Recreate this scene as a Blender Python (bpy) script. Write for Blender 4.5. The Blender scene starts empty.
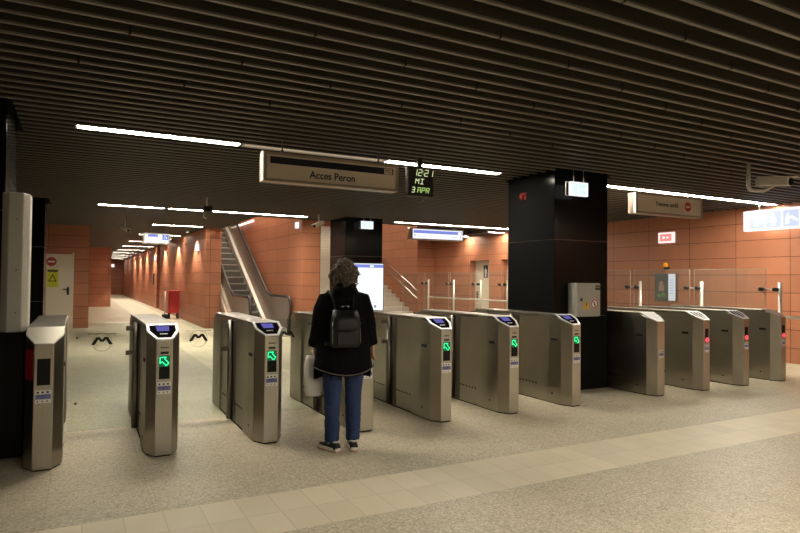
import bpy, bmesh, math, random
from mathutils import Vector, Matrix, noise
random.seed(7)
sc = bpy.context.scene
COL = sc.collection
PI = math.pi

# ------------------------------------------------------------------ materials
def newmat(name):
    m = bpy.data.materials.new(name); m.use_nodes = True
    return m, m.node_tree.nodes, m.node_tree.links, m.node_tree.nodes['Principled BSDF']

def mat(name, col, rough=.5, metal=0., emit=None, estr=0., spec=.5, coat=0., alpha=None):
    m, N, L, b = newmat(name)
    b.inputs['Base Color'].default_value = (*col, 1)
    b.inputs['Roughness'].default_value = rough
    b.inputs['Metallic'].default_value = metal
    b.inputs['Specular IOR Level'].default_value = spec
    b.inputs['Coat Weight'].default_value = coat
    if emit:
        b.inputs['Emission Color'].default_value = (*emit, 1)
        b.inputs['Emission Strength'].default_value = estr
    return m

def mnode(N, L, op, a, b=None, c=None):
    n = N.new('ShaderNodeMath'); n.operation = op
    for i, v in enumerate((a, b, c)):
        if v is None: continue
        if isinstance(v, (int, float)): n.inputs[i].default_value = v
        else: L.new(v, n.inputs[i])
    return n.outputs[0]

def joint(N, L, coord, pitch, off, w):
    """1 on a joint line of width w, repeating every pitch"""
    a = mnode(N, L, 'SUBTRACT', coord, off)
    a = mnode(N, L, 'DIVIDE', a, pitch)
    f = mnode(N, L, 'FRACT', a)
    d = mnode(N, L, 'SUBTRACT', f, .5)
    d = mnode(N, L, 'ABSOLUTE', d)
    return mnode(N, L, 'GREATER_THAN', d, .5 - w / pitch / 2), mnode(N, L, 'FLOOR', a)

def mix(N, L, fac, a, b):
    n = N.new('ShaderNodeMix'); n.data_type = 'RGBA'
    if isinstance(fac, (int, float)): n.inputs['Factor'].default_value = fac
    else: L.new(fac, n.inputs['Factor'])
    for s, v in (('A', a), ('B', b)):
        i = [k for k in n.inputs if k.name == s and k.type == 'RGBA'][0]
        if isinstance(v, tuple): i.default_value = (*v, 1)
        else: L.new(v, i)
    return [o for o in n.outputs if o.type == 'RGBA'][0]

def tile_mat(name, axis, col, pitch_u, off_u, pitch_z=.345, off_z=.285, rough=.42):
    m, N, L, b = newmat(name)
    tc = N.new('ShaderNodeTexCoord'); sp = N.new('ShaderNodeSeparateXYZ')
    L.new(tc.outputs['Object'], sp.inputs[0])
    u = sp.outputs[axis]; z = sp.outputs['Z']
    ju, iu = joint(N, L, u, pitch_u, off_u, .012)
    jz, iz = joint(N, L, z, pitch_z, off_z, .012)
    j = mnode(N, L, 'MAXIMUM', ju, jz)
    cv = N.new('ShaderNodeCombineXYZ'); L.new(iu, cv.inputs[0]); L.new(iz, cv.inputs[1])
    wn = N.new('ShaderNodeTexWhiteNoise'); L.new(cv.outputs[0], wn.inputs['Vector'])
    ns = N.new('ShaderNodeTexNoise'); ns.inputs['Scale'].default_value = 5; ns.inputs['Detail'].default_value = 5
    L.new(tc.outputs['Object'], ns.inputs['Vector'])
    v = mnode(N, L, 'MULTIPLY_ADD', wn.outputs['Value'], .16, .9)
    v2 = mnode(N, L, 'MULTIPLY_ADD', ns.outputs['Fac'], .2, .9)
    v = mnode(N, L, 'MULTIPLY', v, v2)
    hs = N.new('ShaderNodeHueSaturation'); hs.inputs['Color'].default_value = (*col, 1); L.new(v, hs.inputs['Value'])
    c = mix(N, L, j, hs.outputs[0], (col[0]*.22, col[1]*.2, col[2]*.2))
    L.new(c, b.inputs['Base Color'])
    bp = N.new('ShaderNodeBump'); bp.inputs['Strength'].default_value = .4; bp.inputs['Distance'].default_value = .004
    L.new(mnode(N, L, 'SUBTRACT', 1., j), bp.inputs['Height']); L.new(bp.outputs[0], b.inputs['Normal'])
    b.inputs['Roughness'].default_value = rough
    b.inputs['Specular IOR Level'].default_value = .4
    return m

def steel_mat(name, col, rough=.32, vary=.25):
    m, N, L, b = newmat(name)
    tc = N.new('ShaderNodeTexCoord'); mp = N.new('ShaderNodeMapping')
    mp.inputs['Scale'].default_value = (140, 140, 1.2)
    L.new(tc.outputs['Object'], mp.inputs[0])
    ns = N.new('ShaderNodeTexNoise'); ns.inputs['Scale'].default_value = 1; ns.inputs['Detail'].default_value = 3
    L.new(mp.outputs[0], ns.inputs['Vector'])
    r = mnode(N, L, 'MULTIPLY_ADD', ns.outputs['Fac'], vary, rough - vary / 2)
    L.new(r, b.inputs['Roughness'])
    n2 = N.new('ShaderNodeTexNoise'); n2.inputs['Scale'].default_value = 3; n2.inputs['Detail'].default_value = 4
    L.new(tc.outputs['Object'], n2.inputs['Vector'])
    v = mnode(N, L, 'MULTIPLY_ADD', n2.outputs['Fac'], .24, .88)
    v = mnode(N, L, 'MULTIPLY', v, mnode(N, L, 'MULTIPLY_ADD', ns.outputs['Fac'], .12, .94))
    hs = N.new('ShaderNodeHueSaturation'); hs.inputs['Color'].default_value = (*col, 1); L.new(v, hs.inputs['Value'])
    L.new(hs.outputs[0], b.inputs['Base Color'])
    b.inputs['Metallic'].default_value = 1
    return m

def floor_mat():
    m, N, L, b = newmat('terrazzo_floor')
    tc = N.new('ShaderNodeTexCoord'); sp = N.new('ShaderNodeSeparateXYZ'); L.new(tc.outputs['Object'], sp.inputs[0])
    x, y = sp.outputs['X'], sp.outputs['Y']
    # terrazzo chips
    vo = N.new('ShaderNodeTexVoronoi'); vo.inputs['Scale'].default_value = 85; L.new(tc.outputs['Object'], vo.inputs['Vector'])
    rp = N.new('ShaderNodeValToRGB'); e = rp.color_ramp.elements
    e[0].position = 0; e[0].color = (.27, .23, .155, 1); e[1].position = 1; e[1].color = (.58, .52, .40, 1)
    q = rp.color_ramp.elements.new(.3); q.color = (.40, .35, .25, 1)
    q = rp.color_ramp.elements.new(.8); q.color = (.455, .40, .295, 1)
    sx = N.new('ShaderNodeSeparateColor'); L.new(vo.outputs['Color'], sx.inputs[0]); L.new(sx.outputs[0], rp.inputs[0])
    n1 = N.new('ShaderNodeTexNoise'); n1.inputs['Scale'].default_value = 1.3; n1.inputs['Detail'].default_value = 6
    L.new(tc.outputs['Object'], n1.inputs['Vector'])
    val = mnode(N, L, 'MULTIPLY_ADD', n1.outputs['Fac'], .36, .84)
    hs = N.new('ShaderNodeHueSaturation'); L.new(rp.outputs[0], hs.inputs['Color']); L.new(val, hs.inputs['Value'])
    jx, ix = joint(N, L, x, .62, .46, .006)
    jy, iy = joint(N, L, y, .62, 4.83, .006)
    jt = mnode(N, L, 'MULTIPLY', mnode(N, L, 'MAXIMUM', jx, jy), .35)
    ter = mix(N, L, jt, hs.outputs[0], (.16, .13, .09))
    # pale tile bands
    tx, tix = joint(N, L, x, .228, 1.64, .006)
    ty, tiy = joint(N, L, y, .345, 3.47, .006)
    cv = N.new('ShaderNodeCombineXYZ'); L.new(tix, cv.inputs[0]); L.new(tiy, cv.inputs[1])
    wn = N.new('ShaderNodeTexWhiteNoise'); L.new(cv.outputs[0], wn.inputs['Vector'])
    tv = mnode(N, L, 'MULTIPLY_ADD', wn.outputs['Value'], .13, .92)
    h2 = N.new('ShaderNodeHueSaturation'); h2.inputs['Color'].default_value = (.60, .53, .385, 1); L.new(tv, h2.inputs['Value'])
    til = mix(N, L, mnode(N, L, 'MULTIPLY', mnode(N, L, 'MAXIMUM', tx, ty), .5), h2.outputs[0], (.33, .27, .18))
    def band(c, a, b_): return mnode(N, L, 'MULTIPLY', mnode(N, L, 'GREATER_THAN', c, a), mnode(N, L, 'LESS_THAN', c, b_))
    b1 = band(y, 3.50, 4.16)
    b2 = mnode(N, L, 'MULTIPLY', band(x, 1.95, 3.05), mnode(N, L, 'GREATER_THAN', y, 9.5))
    bb = mnode(N, L, 'MAXIMUM', b1, b2)
    L.new(mix(N, L, bb, ter, til), b.inputs['Base Color'])
    n3 = N.new('ShaderNodeTexNoise'); n3.inputs['Scale'].default_value = 6; L.new(tc.outputs['Object'], n3.inputs['Vector'])
    L.new(mnode(N, L, 'MULTIPLY_ADD', n3.outputs['Fac'], .22, .33), b.inputs['Roughness'])
    b.inputs['Specular IOR Level'].default_value = .45
    return m

def glass_mat(name, tint=(.93, .97, .95), refl=.10):
    """thin architectural glass: mostly clear with a fresnel sheen"""
    m, N, L, b = newmat(name)
    out = N['Material Output']
    tr = N.new('ShaderNodeBsdfTransparent'); tr.inputs[0].default_value = (*tint, 1)
    gl = N.new('ShaderNodeBsdfGlossy'); gl.inputs['Roughness'].default_value = .03
    lw = N.new('ShaderNodeLayerWeight'); lw.inputs[0].default_value = .5
    fc = mnode(N, L, 'MULTIPLY_ADD', mnode(N, L, 'POWER', lw.outputs['Facing'], 5), .5, .03)
    ms = N.new('ShaderNodeMixShader'); L.new(fc, ms.inputs[0]); L.new(tr.outputs[0], ms.inputs[1]); L.new(gl.outputs[0], ms.inputs[2])
    L.new(ms.outputs[0], out.inputs['Surface'])
    return m

def noise_mat(name, c1, c2, scale=20, rough=.8, bump=0., **kw):
    m, N, L, b = newmat(name)
    tc = N.new('ShaderNodeTexCoord'); ns = N.new('ShaderNodeTexNoise')
    ns.inputs['Scale'].default_value = scale; ns.inputs['Detail'].default_value = 6
    L.new(tc.outputs['Object'], ns.inputs['Vector'])
    L.new(mix(N, L, ns.outputs['Fac'], c1, c2), b.inputs['Base Color'])
    b.inputs['Roughness'].default_value = rough
    b.inputs['Specular IOR Level'].default_value = kw.get('spec', .3)
    if bump:
        bp = N.new('ShaderNodeBump'); bp.inputs['Strength'].default_value = bump; bp.inputs['Distance'].default_value = .01
        L.new(ns.outputs['Fac'], bp.inputs['Height']); L.new(bp.outputs[0], b.inputs['Normal'])
    return m

ORANGE = (.365, .143, .076)
M = {}
M['tile_y'] = tile_mat('orange_panel_along_y', 'Y', ORANGE, 1.065, 6.58)
M['tile_x'] = tile_mat('orange_panel_along_x', 'X', ORANGE, 1.065, .27)
M['floor'] = floor_mat()
M['steel'] = steel_mat('brushed_steel', (.47, .44, .375), .30, .07)
M['steel_dark'] = steel_mat('dark_brushed_steel', (.22, .20, .17), .36, .08)
M['steel_top'] = steel_mat('gate_top_steel', (.30, .28, .235), .36, .08)
M['steel_bright'] = steel_mat('polished_steel', (.78, .76, .72), .2, .12)
M['black_panel'] = mat('black_gloss_panel', (.006, .006, .006), .16, 0, spec=.09)
M['black'] = mat('matte_black', (.006, .006, .006), .6)
M['black_gloss'] = mat('black_screen_glass', (.008, .008, .009), .3, spec=.15)
M['reader_black'] = mat('matt_reader_panel', (.006, .006, .007), .6, spec=0.)
M['step_nose'] = mat('step_nosing', (.30, .27, .23), .6)
M['skirt'] = mat('satin_aluminium', (.66, .62, .55), .40, .6)
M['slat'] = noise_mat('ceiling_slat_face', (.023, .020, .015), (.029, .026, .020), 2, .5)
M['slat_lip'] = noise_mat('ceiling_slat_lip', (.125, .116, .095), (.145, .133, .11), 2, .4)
M['void'] = mat('ceiling_void', (.012, .011, .009), .9)
M['concourse_grey'] = noise_mat('concourse_grey_wall', (.20, .185, .155), (.23, .21, .18), 2, .6)
M['white_paint'] = noise_mat('white_painted_steel', (.62, .58, .5), (.66, .62, .54), 3, .45)
M['cream'] = noise_mat('cream_door_paint', (.66, .60, .47), (.70, .63, .5), 3, .45)
M['grey_paint'] = noise_mat('grey_cream_paint', (.36, .345, .29), (.40, .385, .33), 3, .42)
M['grey_box'] = noise_mat('light_grey_enamel', (.34, .325, .285), (.37, .355, .31), 3, .4)
M['reader_frame'] = mat('white_reader_frame', (.8, .8, .8), .3)
M['lamp'] = mat('led_diffuser', (.8, .8, .8), .5, emit=(1, .91, .75), estr=140.)
M['lamp_corridor'] = mat('corridor_led_diffuser', (.8, .8, .8), .5, emit=(1, .90, .74), estr=60.)
M['lamp_well'] = mat('stairwell_led_diffuser', (.8, .8, .8), .5, emit=(1, .90, .74), estr=50.)
M['lamp_wall'] = mat('wall_strip_diffuser', (.8, .8, .8), .5, emit=(1, .92, .8), estr=5.)
M['cover_glow'] = None
M['housing'] = mat('lamp_housing', (.55, .54, .5), .45)
M['green'] = mat('green_led', (0, .1, .05), .5, emit=(.03, 1., .32), estr=2.0)
M['green_dim'] = mat('green_led_backglow', (0, .03, .015), .3, emit=(.0, .30, .12), estr=.28)
M['red'] = mat('red_led', (.2, 0, 0), .5, emit=(1., .10, .14), estr=1.6)
M['screen'] = mat('violet_screen', (.01, .01, .02), .6, spec=0., emit=(.22, .20, .75), estr=.55)
M['white'] = mat('white_vinyl', (.72, .72, .70), .5)
M['blue_print'] = noise_mat('blue_sticker_print', (.03, .03, .16), (.25, .25, .45), 60, .5)
M['navy'] = mat('navy_print', (.006, .008, .02), .4)
M['sign_face'] = mat('unlit_sign_face', (.66, .58, .46), .45)
M['sign_frame'] = mat('bronze_sign_frame', (.34, .27, .2), .4, .2)
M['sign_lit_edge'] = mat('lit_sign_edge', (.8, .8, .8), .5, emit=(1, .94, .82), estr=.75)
M['lit_white'] = mat('lit_sign_white', (.04, .04, .045), .5, spec=.1, emit=(.93, .95, 1.), estr=1.12)
M['lit_blue'] = mat('lit_sign_blue', (.04, .04, .045), .5, spec=.1, emit=(.22, .27, .74), estr=1.)
M['lit_pale_blue'] = mat('lit_sign_pale_blue', (.04, .04, .045), .5, spec=.1, emit=(.60, .68, .90), estr=.98)
M['lit_ink'] = mat('lit_sign_ink', (.04, .04, .045), .5, spec=.1, emit=(.28, .30, .52), estr=1.)
M['lit_green'] = mat('lit_sign_green', (.04, .04, .045), .5, spec=.1, emit=(.80, .97, .93), estr=1.)
M['lit_red'] = mat('lit_sign_red', (.04, .04, .045), .5, spec=.1, emit=(.95, .28, .24), estr=1.)
M['lit_rose'] = mat('lit_sign_rose', (.04, .04, .045), .5, spec=.1, emit=(1., .80, .78), estr=1.15)
M['clock_led'] = mat('clock_led', (.2, .2, .1), .5, emit=(.80, .92, .50), estr=.8)
M['clock_led_green'] = mat('clock_led_green', (.2, .2, .1), .5, emit=(.55, .85, .22), estr=.7)
M['sign_red'] = mat('sign_red', (.42, .03, .03), .45)
M['sign_yellow'] = mat('sign_yellow', (.75, .60, .02), .5)
M['warn_yellow'] = mat('warning_yellow', (.62, .38, .02), .5)
M['lime'] = mat('lime_yellow_notice', (.58, .62, .03), .5)
M['red_paint'] = mat('red_paint', (.42, .02, .02), .4)
M['red_dark'] = mat('dark_red_housing', (.10, .009, .007), .5, spec=.2)
M['amber'] = mat('amber_lens', (.7, .28, .01), .3, emit=(1, .4, .02), estr=.25)
M['glass'] = glass_mat('clear_glass')
M['glass_green'] = glass_mat('barrier_glass', (.95, .97, .96))
M['glass_smoke'] = glass_mat('balustrade_glass', (.80, .77, .73))
def _haze():
    nt = M['glass_smoke'].node_tree; N, L = nt.nodes, nt.links; out = N['Material Output']
    src = out.inputs['Surface'].links[0].from_socket
    d = N.new('ShaderNodeBsdfDiffuse'); d.inputs[0].default_value = (.50, .45, .38, 1)
    g = N.new('ShaderNodeBsdfGlossy'); g.inputs[0].default_value = (.55, .5, .44, 1); g.inputs['Roughness'].default_value = .3
    a = N.new('ShaderNodeMixShader'); a.inputs[0].default_value = .4; L.new(d.outputs[0], a.inputs[1]); L.new(g.outputs[0], a.inputs[2])
    b = N.new('ShaderNodeMixShader'); b.inputs[0].default_value = .42; L.new(src, b.inputs[1]); L.new(a.outputs[0], b.inputs[2]); L.new(b.outputs[0], out.inputs['Surface'])
_haze()
M['glass_edge'] = mat('polished_glass_edge', (.27, .25, .21), .3)
M['glass_fence'] = glass_mat('fence_glass', (.95, .97, .96))
def _fence_haze():  # pale haze painted into the fence glass
    nt = M['glass_fence'].node_tree; N, L = nt.nodes, nt.links; out = N['Material Output']
    src = out.inputs['Surface'].links[0].from_socket
    d = N.new('ShaderNodeBsdfDiffuse'); d.inputs[0].default_value = (.55, .52, .46, 1)
    b = N.new('ShaderNodeMixShader'); b.inputs[0].default_value = .04; L.new(src, b.inputs[1]); L.new(d.outputs[0], b.inputs[2]); L.new(b.outputs[0], out.inputs['Surface'])
_fence_haze()
M['step'] = noise_mat('escalator_step_metal', (.085, .078, .068), (.11, .10, .088), 30, .6)
M['step_riser'] = noise_mat('escalator_riser', (.07, .063, .055), (.085, .078, .068), 30, .6)
M['stair'] = noise_mat('pale_stone_stair', (.50, .46, .38), (.56, .52, .44), 12, .5)
M['rubber'] = mat('black_rubber', (.012, .011, .011), .45)
M['photo_dark'] = noise_mat('advert_picture', (.03, .045, .05), (.12, .13, .12), 6, .25)
M['skin'] = noise_mat('skin', (.46, .24, .16), (.52, .29, .20), 30, .5)
M['hair'] = noise_mat('brown_grey_hair', (.045, .033, .023), (.19, .15, .105), 30, .5)
M['coat'] = noise_mat('black_wool_coat', (.0022, .0022, .0025), (.0045, .0045, .005), 60, .95, .2, spec=.1)
M['hem'] = mat('grey_hem_stitch', (.10, .09, .075), .8)
M['jeans'] = noise_mat('blue_denim', (.020, .031, .085), (.036, .053, .125), 70, .9, .25, spec=.15)
M['leather'] = noise_mat('black_leather', (.006, .006, .006), (.011, .011, .011), 40, .5, .15)
M['plastic_bag'] = noise_mat('white_plastic_bag', (.66, .64, .60), (.74, .72, .68), 8, .45, .3)
M['shoe'] = noise_mat('black_shoe', (.01, .01, .011), (.02, .02, .022), 50, .6)
M['sole'] = mat('white_sole', (.62, .58, .52), .6)
M['sole_tan'] = mat('tan_outsole', (.40, .20, .12), .7)
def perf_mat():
    m, N, L, b = newmat('perforated_glow_cover')
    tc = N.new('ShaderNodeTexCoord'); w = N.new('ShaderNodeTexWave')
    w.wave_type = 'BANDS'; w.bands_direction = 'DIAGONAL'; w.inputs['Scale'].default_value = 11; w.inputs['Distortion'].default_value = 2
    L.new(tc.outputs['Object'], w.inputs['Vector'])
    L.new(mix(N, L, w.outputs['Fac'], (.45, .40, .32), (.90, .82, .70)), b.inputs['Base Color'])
    b.inputs['Roughness'].default_value = .5; b.inputs['Emission Color'].default_value = (1, .85, .65, 1); b.inputs['Emission Strength'].default_value = .22  # faint glow added so the unlit cover reads brighter
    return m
M['cover_glow'] = perf_mat()

# ------------------------------------------------------------------ mesh helpers
class MB:
    def __init__(s): s.v = []; s.f = []; s.mi = []; s.smooth = []
    def add(s, vs, fs, mi=0, smooth=False):
        o = len(s.v); s.v += [tuple(v) for v in vs]
        for f in fs: s.f.append([o + i for i in f]); s.mi.append(mi); s.smooth.append(smooth)
        return s
    def box(s, x0, x1, y0, y1, z0, z1, mi=0):
        vs = [(x, y, z) for z in (z0, z1) for y in (y0, y1) for x in (x0, x1)]
        return s.add(vs, [(0, 2, 3, 1), (4, 5, 7, 6), (0, 1, 5, 4), (2, 6, 7, 3), (0, 4, 6, 2), (1, 3, 7, 5)], mi)
    def prism(s, poly, zb, zt, mi=0):
        """poly: CCW (x,y) list; zb, zt constants or functions of (x,y)"""
        n = len(poly); fb = zb if callable(zb) else (lambda x, y: zb); ft = zt if callable(zt) else (lambda x, y: zt)
        vs = [(x, y, fb(x, y)) for x, y in poly] + [(x, y, ft(x, y)) for x, y in poly]
        fs = [tuple(range(n - 1, -1, -1)), tuple(range(n, 2 * n))] + [(i, (i + 1) % n, n + (i + 1) % n, n + i) for i in range(n)]
        return s.add(vs, fs, mi)
    def loft(s, rings, caps=True, mi=0, smooth=True):
        n = len(rings[0]); vs = [p for r in rings for p in r]; fs = []
        for k in range(len(rings) - 1):
            for i in range(n):
                j = (i + 1) % n
                fs.append((k * n + i, k * n + j, (k + 1) * n + j, (k + 1) * n + i))
        s.add(vs, fs, mi, smooth)
        if caps:
            o = len(s.v) - len(vs)
            s.f.append([o + i for i in range(n - 1, -1, -1)]); s.mi.append(mi); s.smooth.append(False)
            s.f.append([o + (len(rings) - 1) * n + i for i in range(n)]); s.mi.append(mi); s.smooth.append(False)
        return s
    def tube(s, pts, r, n=10, mi=0, caps=True, ref=None, flat=1.):
        pts = [Vector(p) for p in pts]; rs = r if isinstance(r, (list, tuple)) else [r] * len(pts)
        rings = []; up = Vector(ref) if ref else None
        for i, p in enumerate(pts):
            t = (pts[min(i + 1, len(pts) - 1)] - pts[max(i - 1, 0)]).normalized()
            if up is None: up = Vector((0, 0, 1)) if abs(t.z) < .9 else Vector((0, 1, 0))
            a = t.cross(up).normalized(); b = a.cross(t).normalized(); up = b
            rings.append([p + a * math.cos(2 * PI * k / n) * rs[i] + b * math.sin(2 * PI * k / n) * rs[i] * flat for k in range(n)])
        return s.loft(rings, caps, mi)
    def cyl(s, p0, p1, r, n=20, mi=0): return s.tube([p0, p1], r, n, mi)
    def disc(s, c, ax, bx, r, th, n=32, mi=0):
        c, ax, bx = Vector(c), Vector(ax), Vector(bx); nz = ax.cross(bx).normalized()
        r0 = [c + (ax * math.cos(2 * PI * k / n) + bx * math.sin(2 * PI * k / n)) * r for k in range(n)]
        return s.loft([r0, [p + nz * th for p in r0]], True, mi, False)
    def slab(s, pts, nrm, th, mi=0):
        """planar polygon (3-D points) thickened along nrm"""
        n = len(pts); nv = Vector(nrm).normalized() * th; p = [Vector(q) for q in pts]
        return s.add(p + [q + nv for q in p], [tuple(range(n - 1, -1, -1)), tuple(range(n, 2 * n))] + [(i, (i + 1) % n, n + (i + 1) % n, n + i) for i in range(n)], mi)
    def ring(s, c, ax, bx, r0, r1, th, n=40, mi=0):
        c, ax, bx = Vector(c), Vector(ax), Vector(bx); nz = ax.cross(bx).normalized() * th
        vs = []; fs = []
        for k in range(n):
            d = ax * math.cos(2 * PI * k / n) + bx * math.sin(2 * PI * k / n)
            vs += [c + d * r0, c + d * r1, c + d * r0 + nz, c + d * r1 + nz]
        for k in range(n):
            a = 4 * k; b = 4 * ((k + 1) % n)
            fs += [(a + 2, a + 3, b + 3, b + 2), (a, b, b + 1, a + 1), (a + 1, b + 1, b + 3, a + 3), (a, a + 2, b + 2, b)]
        return s.add(vs, fs, mi)
    def xf(s, mtx): s.v = [tuple(mtx @ Vector(v)) for v in s.v]; return s
    def mesh(s, name, mats):
        me = bpy.data.meshes.new(name); me.from_pydata(s.v, [], s.f)
        for m in (mats if isinstance(mats, (list, tuple)) else [mats]): me.materials.append(M[m] if isinstance(m, str) else m)
        me.polygons.foreach_set('material_index', s.mi); me.polygons.foreach_set('use_smooth', s.smooth)
        bm = bmesh.new(); bm.from_mesh(me); bmesh.ops.recalc_face_normals(bm, faces=bm.faces); bm.to_mesh(me); bm.free()
        return me
    def build(s, name, mats, parent=None, bevel=0., loc=None):
        o = bpy.data.objects.new(name, s.mesh(name, mats)); COL.objects.link(o)
        if parent: o.parent = parent
        if loc: o.location = loc
        if bevel:
            b = o.modifiers.new('bevel', 'BEVEL'); b.width = bevel; b.segments = 2; b.limit_method = 'ANGLE'; b.angle_limit = .5
        return o

def tag(o, label, cat, group=None):
    o['label'] = label; o['category'] = cat
    if group: o['group'] = group
    return o
def thing(name, label, cat, loc=(0, 0, 0), rz=0, group=None):
    o = bpy.data.objects.new(name, None); COL.objects.link(o); o.empty_display_size = .1
    o.location = loc; o.rotation_euler = (0, 0, rz)
    return tag(o, label, cat, group)
def struct(o, label=None):
    o['kind'] = 'structure'
    if label: o['label'] = label
    return o
def dup(root, loc, label, group=None):
    r = root.copy(); COL.objects.link(r); r.location = loc; r['label'] = label
    if group: r['group'] = group
    for ch in list(root.children):
        c = ch.copy(); COL.objects.link(c); c.parent = r
        for g in list(ch.children):
            d = g.copy(); COL.objects.link(d); d.parent = c
    return r
def text(name, s, size, parent, mtx, m, th=.001, align='LEFT', xs=1., bold=None):
    cu = bpy.data.curves.new(name, 'FONT'); cu.body = s; cu.size = size; cu.extrude = th; cu.align_x = align; cu.align_y = 'CENTER'
    cu.resolution_u = 3; cu.offset = size * .018 if size > .08 else 0.
    t = bpy.data.objects.new(name, cu); COL.objects.link(t)
    bpy.context.view_layer.update()
    me = bpy.data.meshes.new_from_object(t.evaluated_get(bpy.context.evaluated_depsgraph_get()))
    bpy.data.objects.remove(t)
    me.transform(mtx @ Matrix.Diagonal((xs, 1, 1, 1)))
    me.materials.clear(); me.materials.append(M[m])
    o = bpy.data.objects.new(name, me); COL.objects.link(o); o.parent = parent
    return o
def face_my(x, y, z):   # text plane facing -Y
    return Matrix.Translation((x, y, z)) @ Matrix.Rotation(PI / 2, 4, 'X')
def face_mx(x, y, z):   # facing -X (reads towards -Y)
    return Matrix.Translation((x, y, z)) @ Matrix.Rotation(-PI / 2, 4, 'Z') @ Matrix.Rotation(PI / 2, 4, 'X')

# ------------------------------------------------------------------ room shell
ZC = 3.0
XR = 11.85
# floor
struct(MB().box(-8, 13.5, -5, 58, -.12, 0).build('floor', 'floor'))
# ceiling : backing, slats with a paler lip, left open over the escalator and stairs
LR = [-.31, 6.81, 13.93, 18.38]              # rows of lamps
cb = MB()
def slab_c(x0, x1, y0, y1): cb.box(x0, x1, y0, y1, ZC + .16, ZC + .3, 0)
slab_c(-8, XR + 1.5, -5, 14.55); slab_c(-8, 3.79, 14.55, 58); slab_c(11.13, XR + 1.5, 14.55, 19.6)
# edge fascia of the opening
cb.box(3.79, 11.13, 14.50, 14.55, ZC, ZC + .3, 1); cb.box(3.74, 3.79, 14.5, 18.7, ZC, ZC + .3, 1)
PS = .178
k = -66
segs = []
while True:
    y = 6.81 + PS * (k + .5)
    if y > 57.5: break
    k += 1
    if y < -4.8: continue
    spans = [(-8, XR)] if y < 14.5 else ([(-8, 3.74), (11.13, XR)] if y < 19.4 else [(-8, 3.36)])
    for a, b in spans:
        # split round the columns
        cuts = []
        for cy in (6.2, 13.45):
            if cy - .02 < y < cy + 1.08: cuts += [(5.65, 6.70), (-1.58, -.53)]
        cur = [(a, b)]
        for c0, c1 in cuts:
            nx = []
            for p, q in cur:
                if c1 <= p or c0 >= q: nx.append((p, q)); continue
                if p < c0: nx.append((p, c0))
                if q > c1: nx.append((c1, q))
            cur = nx
        for p, q in cur:
            cb.box(p, q, y - .012, y + .012, ZC + .014, ZC + .16, 1)
            cb.box(p, q, y - .013, y + .013, ZC, ZC + .014, 2)
            # butt joints between slat lengths
            if y < 5.2 and q > 6:
                xj = p + (k * .73) % 3.2
                while xj < q:
                    cb.box(xj - .008, xj + .008, y - .014, y + .014, ZC - .001, ZC + .06, 0); xj += 3.2
struct(cb.build('ceiling', ['void', 'slat', 'slat_lip']))

# walls
def wall(name, boxes):
    """boxes : (x0,x1,y0,y1,z0,z1); faces along x get tile_x, faces along y get tile_y"""
    mb = MB()
    for b in boxes:
        o = len(mb.f); mb.box(*b)
        for i in (2, 3): mb.mi[o + i] = 1          # faces normal to y
    return struct(mb.build(name, ['tile_y', 'tile_x']))
wall('wall_right', [(XR, XR + .24, -5, 14.30, 0, 3.2), (XR, XR + .24, 15.39, 16.05, 0, 3.2), (XR, XR + .24, 17.14, 19.53, 0, 3.2), (XR, XR + .24, 14.30, 15.39, 2.18, 3.2), (XR, XR + .24, 16.05, 17.14, 2.18, 3.2), (XR + .32, XR + .6, 14.0, 17.4, 0, 3.2)])
wall('wall_stair', [(11.13, XR + .6, 19.53, 30, 0, 6.2)])
wall('wall_escalator', [(5.10, 5.61, 15.0, 28, 0, 6.2)])
wall('wall_corridor', [(3.34, 3.79, 18.6, 30.2, 0, 6.2), (3.34, 3.79, 31.4, 57, 0, 3.3), (3.50, 3.79, 30.2, 31.4, 0, 3.3)])
wall('wall_corridor_end', [(-2, 3.9, 56.8, 57.2, 0, 3.3)])
wall('wall_service', [(-8, .27, 20, 34, 0, 3.2)])
wall('wall_far_left', [(-8, 1.45, 34, 57, 0, 3.2)])
wall('wall_left', [(-8.2, -8, -5, 58, 0, 3.2)])
struct(MB().box(-8, 13, -5.2, -5, 0, 3.2).build('wall_back', 'concourse_grey'))
wall('wall_stair_top', [(3.8, 12, 30, 30.3, 0, 6.2)])
wx = MB(); wx.box(3.8, 11.9, 14.4, 30.3, 6.2, 6.3); wx.box(3.8, 11.2, 14.3, 14.5, 3.3, 6.2); wx.box(3.74, 3.79, 14.4, 18.7, 3.3, 6.2)
struct(wx.build('ceiling_stairwell', 'grey_paint'))

# columns clad in black panels
def column(x, y, label, extras):
    w = .995; mb = MB()
    mb.box(x, x + w, y, y + w, 0, 1.02); mb.box(x, x + w, y, y + w, 1.026, 2.066); mb.box(x, x + w, y, y + w, 2.072, 3.16)
    mb.box(x + .006, x + w - .006, y + .006, y + w - .006, 0, 3.16, 1)
    o = mb.build('column', ['black_panel', 'steel_dark'], bevel=.004)
    return struct(o, label)
column(5.66, 6.2, 'square column clad in glossy black panels, carrying the grey electrical box', 0)
column(5.66, 13.45, 'square black clad column behind the woman, carrying the lit map screen', 0)
column(-1.57, 6.2, 'black clad column at the left edge behind the tall grey pillar', 0)
column(-1.59, 13.45, 'far black clad column left of the cream service door', 0)

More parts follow.
